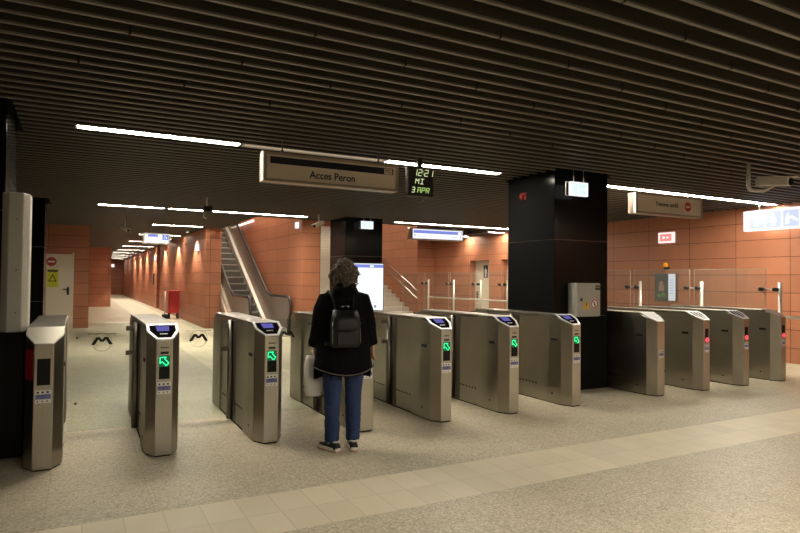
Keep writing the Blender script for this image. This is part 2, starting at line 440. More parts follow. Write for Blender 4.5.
# ------------------------------------------------------------------ lamps
def lamp(x0, x1, y, label, lit=True, group='linear ceiling lamps', m='lamp'):
    cx = (x0 + x1) / 2; h = (x1 - x0) / 2
    t = thing('ceiling_lamp', label, 'lamp', (cx, y, ZC), 0, group)
    mb = MB(); mb.box(-h, h, -.076, -.068, 0, .10); mb.box(-h, h, .068, .076, 0, .10)
    mb.box(-h, -h + .02, -.068, .068, 0, .10); mb.box(h - .02, h, -.068, .068, 0, .10); mb.box(-h, h, -.076, .076, .10, .12)
    mb.build('lamp_housing', 'housing', t)
    MB().box(-h + .02, h - .02, -.068, .068, .008, .02).build('lamp_diffuser' if lit else 'lamp_cover', m if lit else 'cover_glow', t)
    return t
lamp(-.06, 1.58, 6.81, 'long lit strip lamp left of the Acces Peron sign')
lamp(1.60, 3.38, 6.81, 'perforated strip of the lamp line with faint added glow right above the Acces Peron sign', False)
lamp(3.40, 5.20, 6.81, 'lit strip lamp behind the hanging clock, left of the black column')
lamp(7.0, 9.4, 6.81, 'lit strip lamp directly above the Trecerea oprita sign')
lamp(9.42, 11.75, 6.81, 'lit strip lamp ending at the right orange wall above the toilet sign')
lamp(.31, 1.62, 13.93, 'left piece of the far strip lamp in front of the corridor')
lamp(1.68, 4.87, 13.93, 'far strip lamp running past the dome camera toward the escalator')
lamp(7.25, 9.1, 13.93, 'strip lamp behind the blue and white hanging sign')
lamp(9.12, 11.75, 13.93, 'strip lamp right of the blue and white hanging sign, meeting the black column')
lamp(11.18, 11.78, 6.81 + PS * 47, 'short strip lamp against the orange wall over the second toilet door')
lamp(11.18, 11.78, 6.81 + PS * 58, 'short strip lamp against the orange wall above the toilet doors')
cy_ = 18.38; i = 0
names = ['first short cross lamp at the mouth of the orange corridor', 'second cross lamp of the corridor, right behind its hanging sign', 'third cross lamp down the corridor, left of its hanging sign', 'fourth cross lamp down the orange corridor', 'fifth cross lamp down the orange corridor', 'sixth cross lamp down the orange corridor', 'seventh cross lamp down the orange corridor', 'eighth cross lamp deep in the orange corridor', 'last cross lamp before the far end wall of the corridor']
for i, nm in enumerate(names):
    y = 18.38 + i * PS * 25
    lamp(1.80, 3.22, y, nm, True, 'cross lamps of the corridor', 'lamp_corridor')
# same lamp line over the concourse behind the viewer
for x0, x1 in ((-.06, 1.58), (1.6, 3.38), (3.4, 5.2), (5.22, 6.9), (7, 9.4), (9.42, 11.75)):
    lamp(x0, x1, -.31, 'strip lamp of the near line over the concourse', True, 'near lamp line')

# scallop down-lights along the corridor wall
for i, y in enumerate((20.2, 24.2, 28.2, 32.2, 36.2, 40.2, 44.2)):
    wd = ['first', 'second', 'third', 'fourth', 'fifth', 'sixth', 'seventh'][i]
    t = thing('downlight', wd + ' small round downlight along the corridor wall, counted from the escalator', 'downlight', (3.04, y, ZC), 0, 'corridor wall downlights')
    MB().cyl((0, 0, -.05), (0, 0, .12), .05, 16).build('can', 'housing', t)
    MB().cyl((0, 0, -.052), (0, 0, -.048), .03, 16).build('lens', 'lamp_wall', t)
    l = bpy.data.lights.new('downlight_beam', 'SPOT'); l.energy = 420; l.spot_size = math.radians(104); l.spot_blend = .25; l.color = (1, .88, .72); l.shadow_soft_size = .012
    lo = bpy.data.objects.new('downlight_beam', l); COL.objects.link(lo); lo.parent = t; lo.location = (0, 0, -.07)
# lamps of the stair well
def well_lamp(x0, x1, y0, y1, z, label):
    t = thing('stairwell_lamp', label, 'lamp', ((x0 + x1) / 2, (y0 + y1) / 2, z), 0, 'lamps over the stairs and escalator')
    hx, hy = (x1 - x0) / 2, (y1 - y0) / 2
    MB().box(-hx - .01, hx + .01, -hy - .01, hy + .01, .012, .06).build('lamp_housing', 'housing', t)
    MB().box(-hx, hx, -hy, hy, 0, .012).build('lamp_diffuser', 'lamp_well' if z > 4 else 'lamp_wall', t)
well_lamp(5.03, 5.09, 19.9, 23.2, 3.40, 'lit strip lamp on the orange wall beside the escalator top')
well_lamp(4.2, 4.9, 16.5, 20.5, 6.13, 'lamp panel high above the escalator')
well_lamp(6.6, 10.2, 19.5, 19.8, 6.13, 'lamp panel high above the lower stairs')
well_lamp(6.6, 10.2, 24.5, 24.8, 6.13, 'lamp panel high above the upper stairs')

# ------------------------------------------------------------------ fare gates
def ztop(y):
    if y > 1.08: y = 2.16 - y
    return .975 + .115 * min(max(y, 0) / .24, 1)
LEN = 2.16
def gate(x, label, kind, glass_left=None, group=None):
    """kind: 'entry' reader + green arrow, 'exit' dark top + red sign, 'exit_plain', 'blank', 'plain'"""
    t = thing('fare_gate', label, 'fare gate', (x, 5.42, 0), 0, group)
    W = .132
    def end(fl):
        p = [(-.066, 0), (.066, 0), (W, .125), (W + .006, .33), (W, .53), (-W, .53), (-W - .006, .33), (-W, .125)]
        return p if not fl else [(-a, LEN - b) for a, b in p]
    MB().prism(end(0), .012, lambda a, b: ztop(b)).build('front_pedestal', 'steel', t, bevel=.004)
    MB().prism(end(1), .012, lambda a, b: ztop(b)).build('rear_pedestal', 'steel', t, bevel=.004)
    mb = MB(); mb.box(-.112, .112, .53, LEN - .53, .012, 1.05); mb.build('side_panel', 'steel', t)
    # flat dark strips standing for the shaded gap round the hinge
    mb = MB()
    for sx in (-1, 1): mb.box(min(sx * .112, sx * .117), max(sx * .112, sx * .117), .93, 1.16, .02, 1.05)
    mb.build('hinge_gap_shade', 'steel_dark', t)
    mb = MB(); mb.prism([(-W, .25), (W, .25), (W, LEN - .25), (-W, LEN - .25)], 1.055, 1.092); mb.build('top_cover', 'steel_top', t, bevel=.006)
    MB().prism([(-.055, .006), (.055, .006), (.12, .13), (.12, LEN - .13), (.055, LEN - .006), (-.055, LEN - .006), (-.12, LEN - .13), (-.12, .13)], 0, .012).build('plinth', 'black', t)
    # sensor dots low on the panels, and the slot on the flanks
    mb = MB()
    for sx in (-1, 1):
        for q in range(6):
            yy = .58 + q * .062
            mb.box(min(sx * .112, sx * .1145), max(sx * .112, sx * .1145), yy, yy + .03, .195, .212)
            yy = LEN - .58 - q * .062
            mb.box(min(sx * .112, sx * .1145), max(sx * .112, sx * .1145), yy - .03, yy, .195, .212)
    mb.build('sensor_row', 'black', t)
    for sx in (-1, 1):
        xx = sx * (W + .003)
        MB().box(xx - .006, xx + .006, .19, .29, .775, .805).build('side_sensor', 'black', t)
        MB().cyl((xx - .005, .272, .122), (xx + .005, .272, .122), .012, 12).build('key_lock', 'black', t)
    # hinge posts
    for sx in ((1,) if kind == 'blank' else ((-1,) if kind == 'plain' else (-1, 1))):
        MB().cyl((sx * .135, 1.08, .02), (sx * .135, 1.08, 1.06), .034, 18).build('hinge_post', 'steel_dark', t)
    nrm = Vector((0, -.115, .24)).normalized()
    def P(a, b, h=.0): # point on the sloped head, b = y
        p = Vector((a, b, .975 + .115 * b / .24)); return p + nrm * h
    hexo = [(-.064, .004), (.064, .004), (W - .004, .126), (W - .004, .236), (-W + .004, .236), (-W + .004, .126)]
    hexi = [(-.052, .022), (.052, .022), (W - .026, .128), (W - .026, .216), (-W + .026, .216), (-W + .026, .128)]
    if kind in ('entry', 'exit'):
        n = 6; vs = [P(a, b, .001) for a, b in hexo] + [P(a, b, .009) for a, b in hexo] + [P(a, b, .009) for a, b in hexi] + [P(a, b, .003) for a, b in hexi]
        fs = []
        for r in range(3):
            for q in range(n): fs.append((r * n + q, r * n + (q + 1) % n, (r + 1) * n + (q + 1) % n, (r + 1) * n + q))
        fr = MB().add(vs, fs).build('reader_frame', 'reader_frame', t)
        pn = MB().slab([P(a, b, .001) for a, b in hexi], nrm, .004).build('reader_panel', 'reader_black', t)
        if kind == 'entry':
            sc_ = [(-.048, .125), (.048, .125), (.055, .198), (-.055, .198)]
            MB().slab([P(a, b, .006) for a, b in sc_], nrm, .002).build('screen', 'screen', pn)
            mb = MB()
            for q in range(5): mb.slab([P(a, b, .0055) for a, b in [(-.03 + q * .013, .078), (-.022 + q * .013, .078), (-.022 + q * .013, .09), (-.03 + q * .013, .09)]], nrm, .001)
            mb.build('reader_mark', 'white', pn)
        else:
            mb = MB()
            for a in (-.035, .035): mb.slab([P(q, b, .0055) for q, b in [(a - .006, .03), (a + .006, .03), (a + .014, .21), (a + .002, .21)]], nrm, .003)
            mb.build('panel_divider', 'reader_frame', pn)
    elif kind == 'blank':
        MB().slab([P(a, b, .001) for a, b in hexo], nrm, .01).build('top_plate', 'white', t)  # white colour stands in for the ceiling lamp reflected on the plate
    else:
        MB().slab([P(a, b, .0) for a, b in hexo], nrm, .004).build('top_plate', 'steel_top', t)
    F = -.002
    if kind in ('entry',):
        MB().box(-.032, .032, F, .001, .858, .878).build('card_slot', 'black', t)
        mb = MB()
        for q in range(5): mb.box(-.03 + q * .013, -.021 + q * .013, F + .001, .001, .905, .918)
        mb.build('front_print', 'navy', t)
        d = MB().box(-.043, .043, F - .002, .001, .648, .845).build('display', 'black_gloss', t)
        # block arrow outline pointing up and to the left, drawn as tubes
        u = .036; cx, cz = 0.0, .795
        pts = [(-u, u), (u * .35, u), (u * .02, u * .62), (u * .95, -u * .38), (u * .38, -u * .98), (-u * .56, .0), (-u, -u * .45), (-u, u)]
        mb = MB(); q3 = [(cx + a, F - .004, cz + b) for a, b in pts]
        for a, b in zip(q3[:-1], q3[1:]): mb.cyl(a, b, .0033, 8)
        mb.build('arrow', 'green', d)
        MB().box(-.041, .041, F - .0028, F - .002, .752, .843).build('arrow_backlight', 'green_dim', d)
    elif kind in ('exit', 'exit_plain'):
        d = MB().box(-.034, .034, F - .002, .001, .665, .86).build('display', 'black_gloss', t)
        mb = MB(); mb.ring((0, F - .003, .705), (1, 0, 0), (0, 0, 1), .024, .034, .004, 24); mb.box(-.026, .026, F - .008, F - .003, .698, .712)
        mb.build('no_entry_light', 'red', d)
    elif kind == 'plain':
        MB().box(-.045, .045, F - .002, .001, .66, .865).build('display', 'black_gloss', t)
    zs = .523 if kind in ('entry', 'plain') else (.50 if kind == 'blank' else .535)
    sw = .055 if kind in ('entry', 'plain') else .04
    s_ = MB().box(-sw, sw, F, .001, zs, zs + .10).build('sticker', 'white', t)
    MB().box(-sw + .003, sw - .004, F - .0008, F, zs + .03, zs + .068).build('sticker_print', 'blue_print', s_)
    mb = MB()
    for q in range(3): mb.box(-sw + .01 + q * sw * .6, -sw + .026 + q * sw * .6, F - .0008, F, zs + .076, zs + .09)
    for q in range(3): mb.box(-sw + .012 + q * sw * .6, -sw + .02 + q * sw * .6, F - .0008, F, zs + .008, zs + .02)
    mb.build('sticker_print', 'navy', s_)
    if kind == 'plain':
        MB().slab([(-.072, .01, .70), (-.126, .108, .70), (-.126, .108, .93), (-.072, .01, .93)], (-.87, -.49, 0), .003).build('red_reflection', mat('painted_red_reflection', (.05, .002, .003), .4, emit=(.5, .01, .02), estr=.04), t)  # red reflection on the chamfer, painted as a faintly glowing sheet
    if glass_left is not None:
        x0, x1 = glass_left - x, -.145
        y = 1.08
        g = MB().box(x0 + (.01 if kind == 'entry' and x < 1 else .04), x1 - .03, y - .006, y + .006, .04, 1.055).build('wing_panel', 'glass', t)
        for z in (.76, 1.0): MB().box(x1 - .085, x1 + .01, y - .02, y + .02, z - .022, z + .022).build('clamp', 'steel_dark', g)
        for z in (.30, .92): MB().cyl((x0 + .08, y - .012, z), (x0 + .08, y + .012, z), .010, 12).build('bolt', 'steel_dark', g)
        # M emblem within a ring, thin wings
        c = (x0 + x1) / 2; zc = .885; Y = y - .0075
        mb = MB()
        zig = [(-.078, -.036), (-.036, .036), (0, -.008), (.036, .036), (.078, -.036)]
        for (a, b), (a2, b2) in zip(zig[:-1], zig[1:]):
            mb.slab([(c + a - .016, Y, zc + b), (c + a + .016, Y, zc + b), (c + a2 + .016, Y, zc + b2), (c + a2 - .016, Y, zc + b2)], (0, -1, 0), .001)
        mb.ring((c, Y, zc - .012), (1, 0, 0), (0, 0, 1), .0845, .0868, .001, 40)
        for sx in (-1, 1):
            mb.slab([(c + sx * .125, Y, zc + .072), (c + sx * .125, Y, zc + .068), (c + sx * .02, Y, zc + .066), (c + sx * .02, Y, zc + .07)], (0, -1, 0), .001)
            mb.slab([(c + sx * .125, Y, zc + .07), (c + sx * .122, Y, zc + .066), (c + sx * .07, Y, zc + .012), (c + sx * .073, Y, zc + .016)], (0, -1, 0), .001)
        mb.build('emblem', 'black', g)
    return t
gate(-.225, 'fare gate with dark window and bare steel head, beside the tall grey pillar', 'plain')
gate(.65, 'green arrow fare gate standing nearest the corridor, with glass wing on its left', 'entry', -.085)
gate(1.57, 'green arrow fare gate just left of the woman, before the escalator', 'entry', .785)
gate(2.53, 'fare gate partly hidden behind the woman in black', 'entry', 1.71)
gate(3.455, 'first green arrow fare gate to the right of the woman', 'entry', 2.66)
gate(4.36, 'second green arrow fare gate to the right of the woman', 'entry', 3.595)
gate(5.305, 'green arrow fare gate immediately left of the black column', 'entry', 4.50)
gate(6.805, 'fare gate with blank sloping head painted white as reflected light, right beside the black column', 'blank')
gate(7.74, 'red lit exit gate next after the blank white-headed gate', 'exit', 6.94)
gate(8.64, 'red lit exit gate with framed head, second after the white-headed gate', 'exit', 7.905)
gate(9.57, 'last exit gate of the row, bare steel head, near the orange wall', 'exit_plain', 8.795)

# tall grey pillar at the left end of the row
t = thing('service_pillar', 'tall pale grey chamfered pillar at the left edge beside the first gate', 'pillar', (-.46, 5.86, 0))
MB().prism([(-.055, 0), (.045, 0), (.09, .07), (.09, .30), (-.085, .30), (-.105, .27), (-.105, .05)], 1.04, 2.19).build('housing', 'grey_paint', t, bevel=.006)
MB().prism([(-.10, .012), (.07, .012), (.088, .07), (.088, .30), (-.10, .30)], 0.02, 1.04).build('lower_cover', 'black_panel', t, bevel=.004)
MB().box(.046, .05, .002, .016, 1.05, 2.17).build('cover_seam', 'white_paint', t)
for z in (1.97, 1.55, 1.2):
    MB().cyl((.005, .004, z), (.005, -.004, z), .008, 12).build('screw', 'steel_dark', t)
t = thing('equipment_cabinet', 'dark steel cabinet at the left edge beneath the tall grey pillar', 'cabinet', (-1.1, 5.72, 0))
MB().box(-.5, .50, 0, .14, .03, .98).build('carcass', 'black_panel', t, bevel=.006)
MB().box(-.47, .46, -.01, 0, .06, .95).build('cabinet_door', 'black_panel', t, bevel=.004)
MB().box(-.5, .5, -.005, .45, .98, 1.0).build('cabinet_top', 'steel_dark', t)

# ------------------------------------------------------------------ hanging signs
def hanging_box(name, label, cat, x0, x1, y, z0, z1, depth, frame, face):
    t = thing(name, label, cat, ((x0 + x1) / 2, y, z0)); h = (x1 - x0) / 2; H = z1 - z0
    mb = MB(); mb.box(-h, h, 0, depth, 0, H); mb.build('casing', frame, t, bevel=.004)
    f = MB().box(-h + .035, h - .035, -.006, 0, .03, H - .03).build('front_panel', face, t)
    mb = MB()
    for a, b, c, d in ((-h, h, 0, .03), (-h, h, H - .03, H), (-h, -h + .035, .03, H - .03), (h - .035, h, .03, H - .03)): mb.box(a, b, -.012, 0, c, d)
    mb.build('frame', frame, t)
    for sx in (-.72, .72):
        mb = MB(); mb.cyl((sx * h, depth / 2, H), (sx * h, depth / 2, ZC - z0 + .03), .009, 10); mb.tube([(sx * h, depth / 2, H), (sx * h, depth / 2, H + .05)], [.03, .012], 10)
        mb.build('hanger', 'steel_dark', t)
    return t, f, h, H
t, f, h, H = hanging_box('direction_sign', 'unlit hanging sign reading Acces Peron with black stripe', 'sign', 1.735, 3.38, 6.42, 2.56, 2.88, .15, 'sign_frame', 'sign_face')
MB().box(-h + .075, h - .07, -.0085, -.006, H - .125, H - .05).build('stripe', 'navy', f)
MB().box(h - .19, h - .085, -.0095, -.0085, H - .12, H - .055).build('line_badge', 'sign_face', f)
text('line_number', 'M2', .062, f, face_my(h - .1375, -.0098, H - .088), 'navy', align='CENTER')
text('lettering', 'Acces Peron', .118, f, face_my(-.02, -.0085, .105), 'navy', align='CENTER', xs=.92)
MB().box(-h - .012, -h, .0, .03, .0, H).build('lit_edge', 'sign_lit_edge', t)
t, f, h, H = hanging_box('no_passage_sign', 'unlit hanging sign with red no entry disc, right of the black column', 'sign', 7.49, 9.05, 6.42, 2.56, 2.88, .15, 'sign_frame', 'sign_face')
text('lettering', 'Trecerea oprită', .095, f, face_my(-.08, -.0085, .165), 'navy', align='CENTER', xs=.85)
d = MB().disc((h - .36, -.006, .165), (1, 0, 0), (0, 0, 1), .078, .003).build('no_entry_disc', 'sign_red', f)
MB().box(h - .41, h - .31, -.011, -.009, .153, .177).build('bar', 'sign_face', d)
MB().box(-h - .012, -h, .0, .03, .0, H).build('lit_edge', 'sign_lit_edge', t)
# blue and white lit sign near the stairs
t, f, h, H = hanging_box('platform_sign', 'lit white hanging sign with a blue band, before the stairs', 'sign', 7.40, 8.98, 13.30, 2.53, 2.83, .2, 'steel', 'lit_white')
MB().box(-h + .06, h - .05, -.008, -.006, H - .135, H - .055).build('band', 'lit_blue', f)
MB().box(h - .18, h - .07, -.0095, -.008, H - .125, H - .065).build('line_badge', 'lit_white', f)
mb = MB()
for cx in (-h + .10, h - .10):
    mb.box(cx - .007, cx + .007, -.008, -.006, .05, .115)
    mb.slab([(cx - .026, -.006, .105), (cx + .026, -.006, .105), (cx, -.006, .14)], (0, -1, 0), .002)
mb.build('arrow', 'lit_ink', f)
mb = MB()
for q in range(8): mb.box(-h + .17 + q * .033, -h + .193 + q * .033, -.007, -.006, .075, .105)
for q in range(6): mb.box(h - .40 + q * .033, h - .377 + q * .033, -.007, -.006, .075, .105)
mb.build('lettering', 'lit_pale_blue', f)
# corridor sign
t, f, h, H = hanging_box('corridor_sign', 'lit white sign with blue stripe and wheelchair symbol above the corridor', 'sign', 1.46, 2.12, 17.0, 2.38, 2.67, .16, 'steel', 'lit_white')
MB().box(-h + .12, -h + .36, -.008, -.006, H - .10, H - .035).build('band', 'lit_blue', f)
MB().box(h - .19, h - .04, -.008, -.006, .11, H - .035).build('pictogram_square', 'lit_blue', f)
mb = MB(); mb.tube([(h - .13, -.009, .24), (h - .125, -.009, .19), (h - .09, -.009, .185), (h - .07, -.009, .14)], .006, 6); mb.disc((h - .132, -.008, .255), (1, 0, 0), (0, 0, 1), .012, .002, 12)
mb.ring((h - .12, -.008, .165), (1, 0, 0), (0, 0, 1), .026, .034, .002, 20); mb.build('wheelchair_symbol', 'lit_white', f)
# toilet sign, parallel to the right wall
t = thing('toilet_sign', 'bright lit box sign with man, woman and baby changing pictograms', 'sign', (11.25, 6.15, 2.49))
L_, H = 1.90, .38
MB().box(-.01, .12, -L_ / 2, L_ / 2, 0, H).build('casing', 'lit_white', t)
MB().box(-.01, .125, -L_ / 2 - .006, -L_ / 2, 0, H).build('end_cap', 'steel', t)
for q in range(5):
    y0 = L_ / 2 - .12 - q * .31
    s_ = MB().box(-.014, -.01, y0 - .27, y0, .04, H - .045).build('pictogram_square', 'lit_pale_blue', t)
    mb = MB(); c = y0 - .135
    if q == 0:
        mb.disc((-.014, c, .275), (0, -1, 0), (0, 0, 1), .024, -.003, 16)
        mb.box(-.017, -.014, c - .045, c + .045, .16, .245); mb.box(-.017, -.014, c - .035, c - .008, .065, .16); mb.box(-.017, -.014, c + .008, c + .035, .065, .16)
    elif q == 1:
        mb.disc((-.014, c, .275), (0, -1, 0), (0, 0, 1), .024, -.003, 16)
        mb.slab([(-.014, c - .07, .13), (-.014, c + .07, .13), (-.014, c + .03, .245), (-.014, c - .03, .245)], (-1, 0, 0), .003)
        mb.box(-.017, -.014, c - .03, c - .006, .065, .13); mb.box(-.017, -.014, c + .006, c + .03, .065, .13)
    elif q == 2:
        mb.disc((-.014, c + .05, .265), (0, -1, 0), (0, 0, 1), .024, -.003, 16)
        mb.slab([(-.014, c + .10, .08), (-.014, c + .03, .08), (-.014, c + .02, .24), (-.014, c + .08, .24)], (-1, 0, 0), .003)
        mb.slab([(-.014, c + .03, .20), (-.014, c - .11, .12), (-.014, c - .12, .16), (-.014, c - .02, .23)], (-1, 0, 0), .003)
    else:
        mb.ring((-.014, c, .15), (0, -1, 0), (0, 0, 1), .05, .065, -.003, 24); mb.box(-.017, -.014, c - .01, c + .03, .15, .26)
    mb.build('pictogram', 'lit_white', s_)
for yy in (.68, -.68):
    MB().cyl((.055, yy, H), (.055, yy, ZC - 2.49 + .03), .012, 10).build('hanger', 'steel', t)

# clock : sixteen-segment style digits
t = thing('digital_clock', 'black hanging LED clock showing 12:21 MI 3 APR', 'clock', (3.705, 6.42, 2.53))
MB().box(-.18, .18, 0, .10, 0, .365).build('case', 'black', t, bevel=.012)
MB().box(-.03, .03, .03, .07, .365, .50).build('hanger', 'black', t)
SEG = {'1': 'bc', '2': 'abged', '3': 'abgcd', 'M': 'efbchi', 'I': 'adm', 'A': 'efabcg', 'P': 'efabg', 'R': 'efabgk'}
def segs(ch, x, z, w, hh):
    L2, Z2 = w, hh; m = z + hh / 2
    S = {'a': ((0, hh), (w, hh)), 'b': ((w, hh), (w, hh / 2)), 'c': ((w, hh / 2), (w, 0)), 'd': ((0, 0), (w, 0)), 'e': ((0, hh / 2), (0, 0)), 'f': ((0, hh), (0, hh / 2)),
         'g': ((0, hh / 2), (w, hh / 2)), 'h': ((0, hh), (w / 2, hh / 2)), 'i': ((w, hh), (w / 2, hh / 2)), 'm': ((w / 2, 0), (w / 2, hh)), 'k': ((w / 2, hh / 2), (w, 0))}
    return [[(x + a + .16 * b, z + b) for a, b in S[s]] for s in SEG[ch]]
def seg_text(s, x, z, w, hh, gap, m):
    mb = MB()
    for ch in s:
        if ch == ':':
            for q in (.3, .7): mb.box(x - .002, x + .006, -.004, -.001, z + hh * q - .004, z + hh * q + .004)
            x += gap * .8; continue
        if ch == ' ': x += w + gap; continue
        for (a, b), (c, d) in segs(ch, x, z, w, hh):
            mb.cyl((a, -.002, b), (c, -.002, d), .0048, 6)
        x += w + gap
    return mb.build('clock_digits', m, t)
seg_text('12:21', -.115, .255, .045, .075, .024, 'clock_led')
seg_text('MI', -.085, .155, .045, .06, .024, 'clock_led')
seg_text('3', -.135, .045, .035, .062, .022, 'clock_led')
seg_text('APR', -.055, .045, .04, .062, .02, 'clock_led_green')

# exit sign boxes hanging by the columns
def exit_box(x, y, z, label):
    t = thing('exit_sign', label, 'exit sign', (x, y, z))
    MB().box(-.155, .155, 0, .045, 0, .185).build('casing', 'lit_white', t)
    p = MB().box(-.125, .125, -.004, 0, .02, .165).build('front_panel', 'lit_green', t)
    mb = MB(); mb.disc((-.03, -.004, .135), (1, 0, 0), (0, 0, 1), .012, .002, 12); mb.tube([(-.03, -.005, .115), (-.04, -.005, .08), (-.015, -.005, .06), (-.03, -.005, .035)], .006, 6); mb.tube([(-.03, -.005, .11), (0, -.005, .09)], .005, 6)
    mb.tube([(.03, -.005, .09), (.09, -.005, .09)], .006, 6); mb.slab([(.09, -.004, .11), (.09, -.004, .07), (.115, -.004, .09)], (0, -1, 0), .002); mb.build('running_figure', 'lit_white', p)
    for sx in (-.09, .09): MB().cyl((sx, .022, .185), (sx, .022, ZC - z + .03), .005, 8).build('hanger', 'steel', t)
    mb = MB()
    mb.box(-.20, -.196, .05, .055, .0, .18); mb.box(-.20, -.15, .05, .055, .0, .005); mb.box(-.20, -.15, .05, .055, .178, .183); mb.build('bracket', 'steel', t)
exit_box(5.94, 6.02, 2.655, 'lit exit sign hanging before the big black column with electrical box')
exit_box(6.14, 13.22, 2.725, 'lit exit sign hanging before the far black column with map screen')

# small lit boxes on walls (facing -X)
def wall_box_x(name, label, x, y, z, w, hh, m, inner=None):
    t = thing(name, label, 'emergency light' if name == 'emergency_light' else 'exit sign', (x, y, z))
    MB().box(-.06, 0, -w / 2, w / 2, 0, hh).build('casing', m, t)
    if inner:
        p = MB().box(-.064, -.06, -w / 2 + .05, w / 2 - .05, .04, hh - .04).build('front_panel', inner, t)
        mb = MB(); mb.box(-.066, -.064, -.08, -.02, hh / 2 - .02, hh / 2 + .02); mb.box(-.066, -.064, .02, .08, hh / 2 - .03, hh / 2 + .03); mb.build('marking', 'lit_rose', p)
    else: MB().box(-.066, -.06, -w / 2 + .02, w / 2 - .02, .02, hh - .02).build('diffuser', m, t)
wall_box_x('exit_sign', 'small red and white lit sign on the right orange wall', XR, 9.27, 2.40, .40, .24, 'lit_rose', 'lit_red')
wall_box_x('emergency_light', 'white emergency light on the corridor wall nearest the escalator', 3.34, 19.95, 2.36, .30, .20, 'lit_white')
wall_box_x('emergency_light', 'white emergency light further down the corridor wall past the opening', 3.34, 31.9, 2.35, .30, .22, 'lit_white')
wall_box_x('emergency_light', 'white emergency light on the orange wall right of the escalator', 5.10, 15.35, 2.84, .16, .16, 'lit_white')
t = thing('exit_sign', 'lit sign at the far end wall of the corridor', 'exit sign', (2.3, 56.74, 2.35)); MB().box(-.35, .35, 0, .06, 0, .26).build('casing', 'lit_white', t); MB().box(-.31, .31, -.005, 0, .04, .22).build('front_panel', 'lit_rose', t)

# ------------------------------------------------------------------ things on the columns
t = thing('electrical_box', 'light grey electrical box with warning stickers on the black column', 'electrical box', (6.12, 6.197, 1.025))
MB().box(-.22, .22, -.16, 0, 0, .455).build('enclosure', 'grey_box', t, bevel=.008)
d = MB().box(-.212, .212, -.172, -.16, .012, .443).build('box_door', 'grey_box', t, bevel=.004)
MB().box(-.155, -.125, -.18, -.172, .21, .25).build('lock', 'black', d)
w_ = MB().slab([(-.115, -.172, .105), (.015, -.172, .105), (-.05, -.172, .24)], (0, -1, 0), .002).build('warning_triangle', 'warn_yellow', d)
mb = MB(); mb.slab([(-.047, -.1745, .21), (-.065, -.1745, .165), (-.051, -.1745, .165), (-.057, -.1745, .122), (-.033, -.1745, .172), (-.048, -.1745, .172)], (0, -1, 0), .001); mb.build('bolt_symbol', 'black', w_)
p_ = MB().disc((.10, -.172, .172), (1, 0, 0), (0, 0, 1), .07, .0015).build('prohibition_sticker', 'white', d)
mb = MB(); mb.ring((.10, -.1737, .172), (1, 0, 0), (0, 0, 1), .048, .066, .001, 32); mb.slab([(.06, -.1737, .212), (.07, -.1737, .22), (.14, -.1737, .132), (.13, -.1737, .124)], (0, -1, 0), .001); mb.build('prohibition_ring', 'sign_red', p_)
MB().cyl((.10, -.1732, .145), (.10, -.1732, .20), .007, 6).build('hand_symbol', 'navy', p_)
mb = MB(); mb.box(.12, .205, -.174, -.172, .405, .425); mb.build('name_plate', 'black', d); MB().box(.12, .205, -.174, -.172, .36, .395).build('info_plate', 'navy', d)
t = thing('fire_alarm', 'small red alarm sounder high on the left face of the black column', 'alarm', (5.66, 6.82, 2.67))
MB().box(-.03, 0, -.05, .05, 0, .10).build('mounting', 'red_dark', t, bevel=.006); MB().cyl((-.03, 0, .05), (-.065, 0, .05), .036, 18).build('sounder', 'red_dark', t)
t = thing('map_screen', 'lit white information screen with blue header on the far black column', 'screen', (6.2, 13.447, .72))
MB().box(-.46, .46, -.09, 0, 0, 1.2).build('case', 'black_gloss', t, bevel=.006)
p = MB().box(-.44, .44, -.094, -.09, .02, 1.17).build('display', 'lit_white', t)
MB().box(-.44, .44, -.097, -.094, 1.07, 1.15).build('header', 'lit_blue', p)
MB().box(.08, .18, -.099, -.097, 1.085, 1.13).build('header_badge', 'lit_white', p)
mb = MB()
for q in range(5): mb.box(.06 + q * .05, .085 + q * .05, -.0955, -.094, .22, .24)
mb.box(.20, .26, -.096, -.094, .09, .16); mb.build('map_marks', 'lit_ink', p)
mb = MB()
for q in range(3): mb.box(.05 + q * .07, .056 + q * .07, -.0955, -.094, .35 + q * .05, .95)
mb.build('map_lines', 'lit_pale_blue', p)

# ------------------------------------------------------------------ right wall things
t = thing('advert_screen', 'framed picture on the right orange wall, dark photo beside white panel', 'screen', (XR, 9.28, 1.08))
MB().box(-.07, 0, -.28, .28, 0, .62).build('case', 'steel_dark', t, bevel=.006)
p = MB().box(-.074, -.07, -.09, .27, .01, .61).build('photograph', 'photo_dark', t)
mb = MB(); mb.disc((-.0745, .10, .40), (0, -1, 0), (0, 0, 1), .055, -.001, 18); mb.box(-.0755, -.0745, .02, .17, .22, .35); mb.build('picture_figure', mat('picture_warm', (.36, .22, .17), .4), p)
mb = MB(); mb.disc((-.0745, .05, .14), (0, -1, 0), (0, 0, 1), .06, -.001, 18); mb.disc((-.0745, .16, .12), (0, -1, 0), (0, 0, 1), .05, -.001, 18); mb.build('picture_plants', mat('picture_green', (.09, .19, .06), .4), p)
p = MB().box(-.074, -.07, -.27, -.09, .01, .61).build('poster_panel', mat('lit_poster', (.5, .55, .62), .4, emit=(.62, .68, .78), estr=.55), t)
mb = MB()
for q in range(6): mb.box(-.0752, -.074, -.22, -.13, .16 + q * .06, .185 + q * .06)
mb.build('poster_lines', 'lit_pale_blue', p)
t = thing('beacon', 'small amber beacon on the right wall above the framed picture', 'beacon', (XR, 9.27, 1.80))
MB().box(-.05, 0, -.05, .05, 0, .05).build('beacon_base', 'black', t); MB().tube([(-.06, 0, .05), (-.06, 0, .12), (-.06, 0, .15)], [.05, .05, .02], 16).build('lens', 'amber', t)
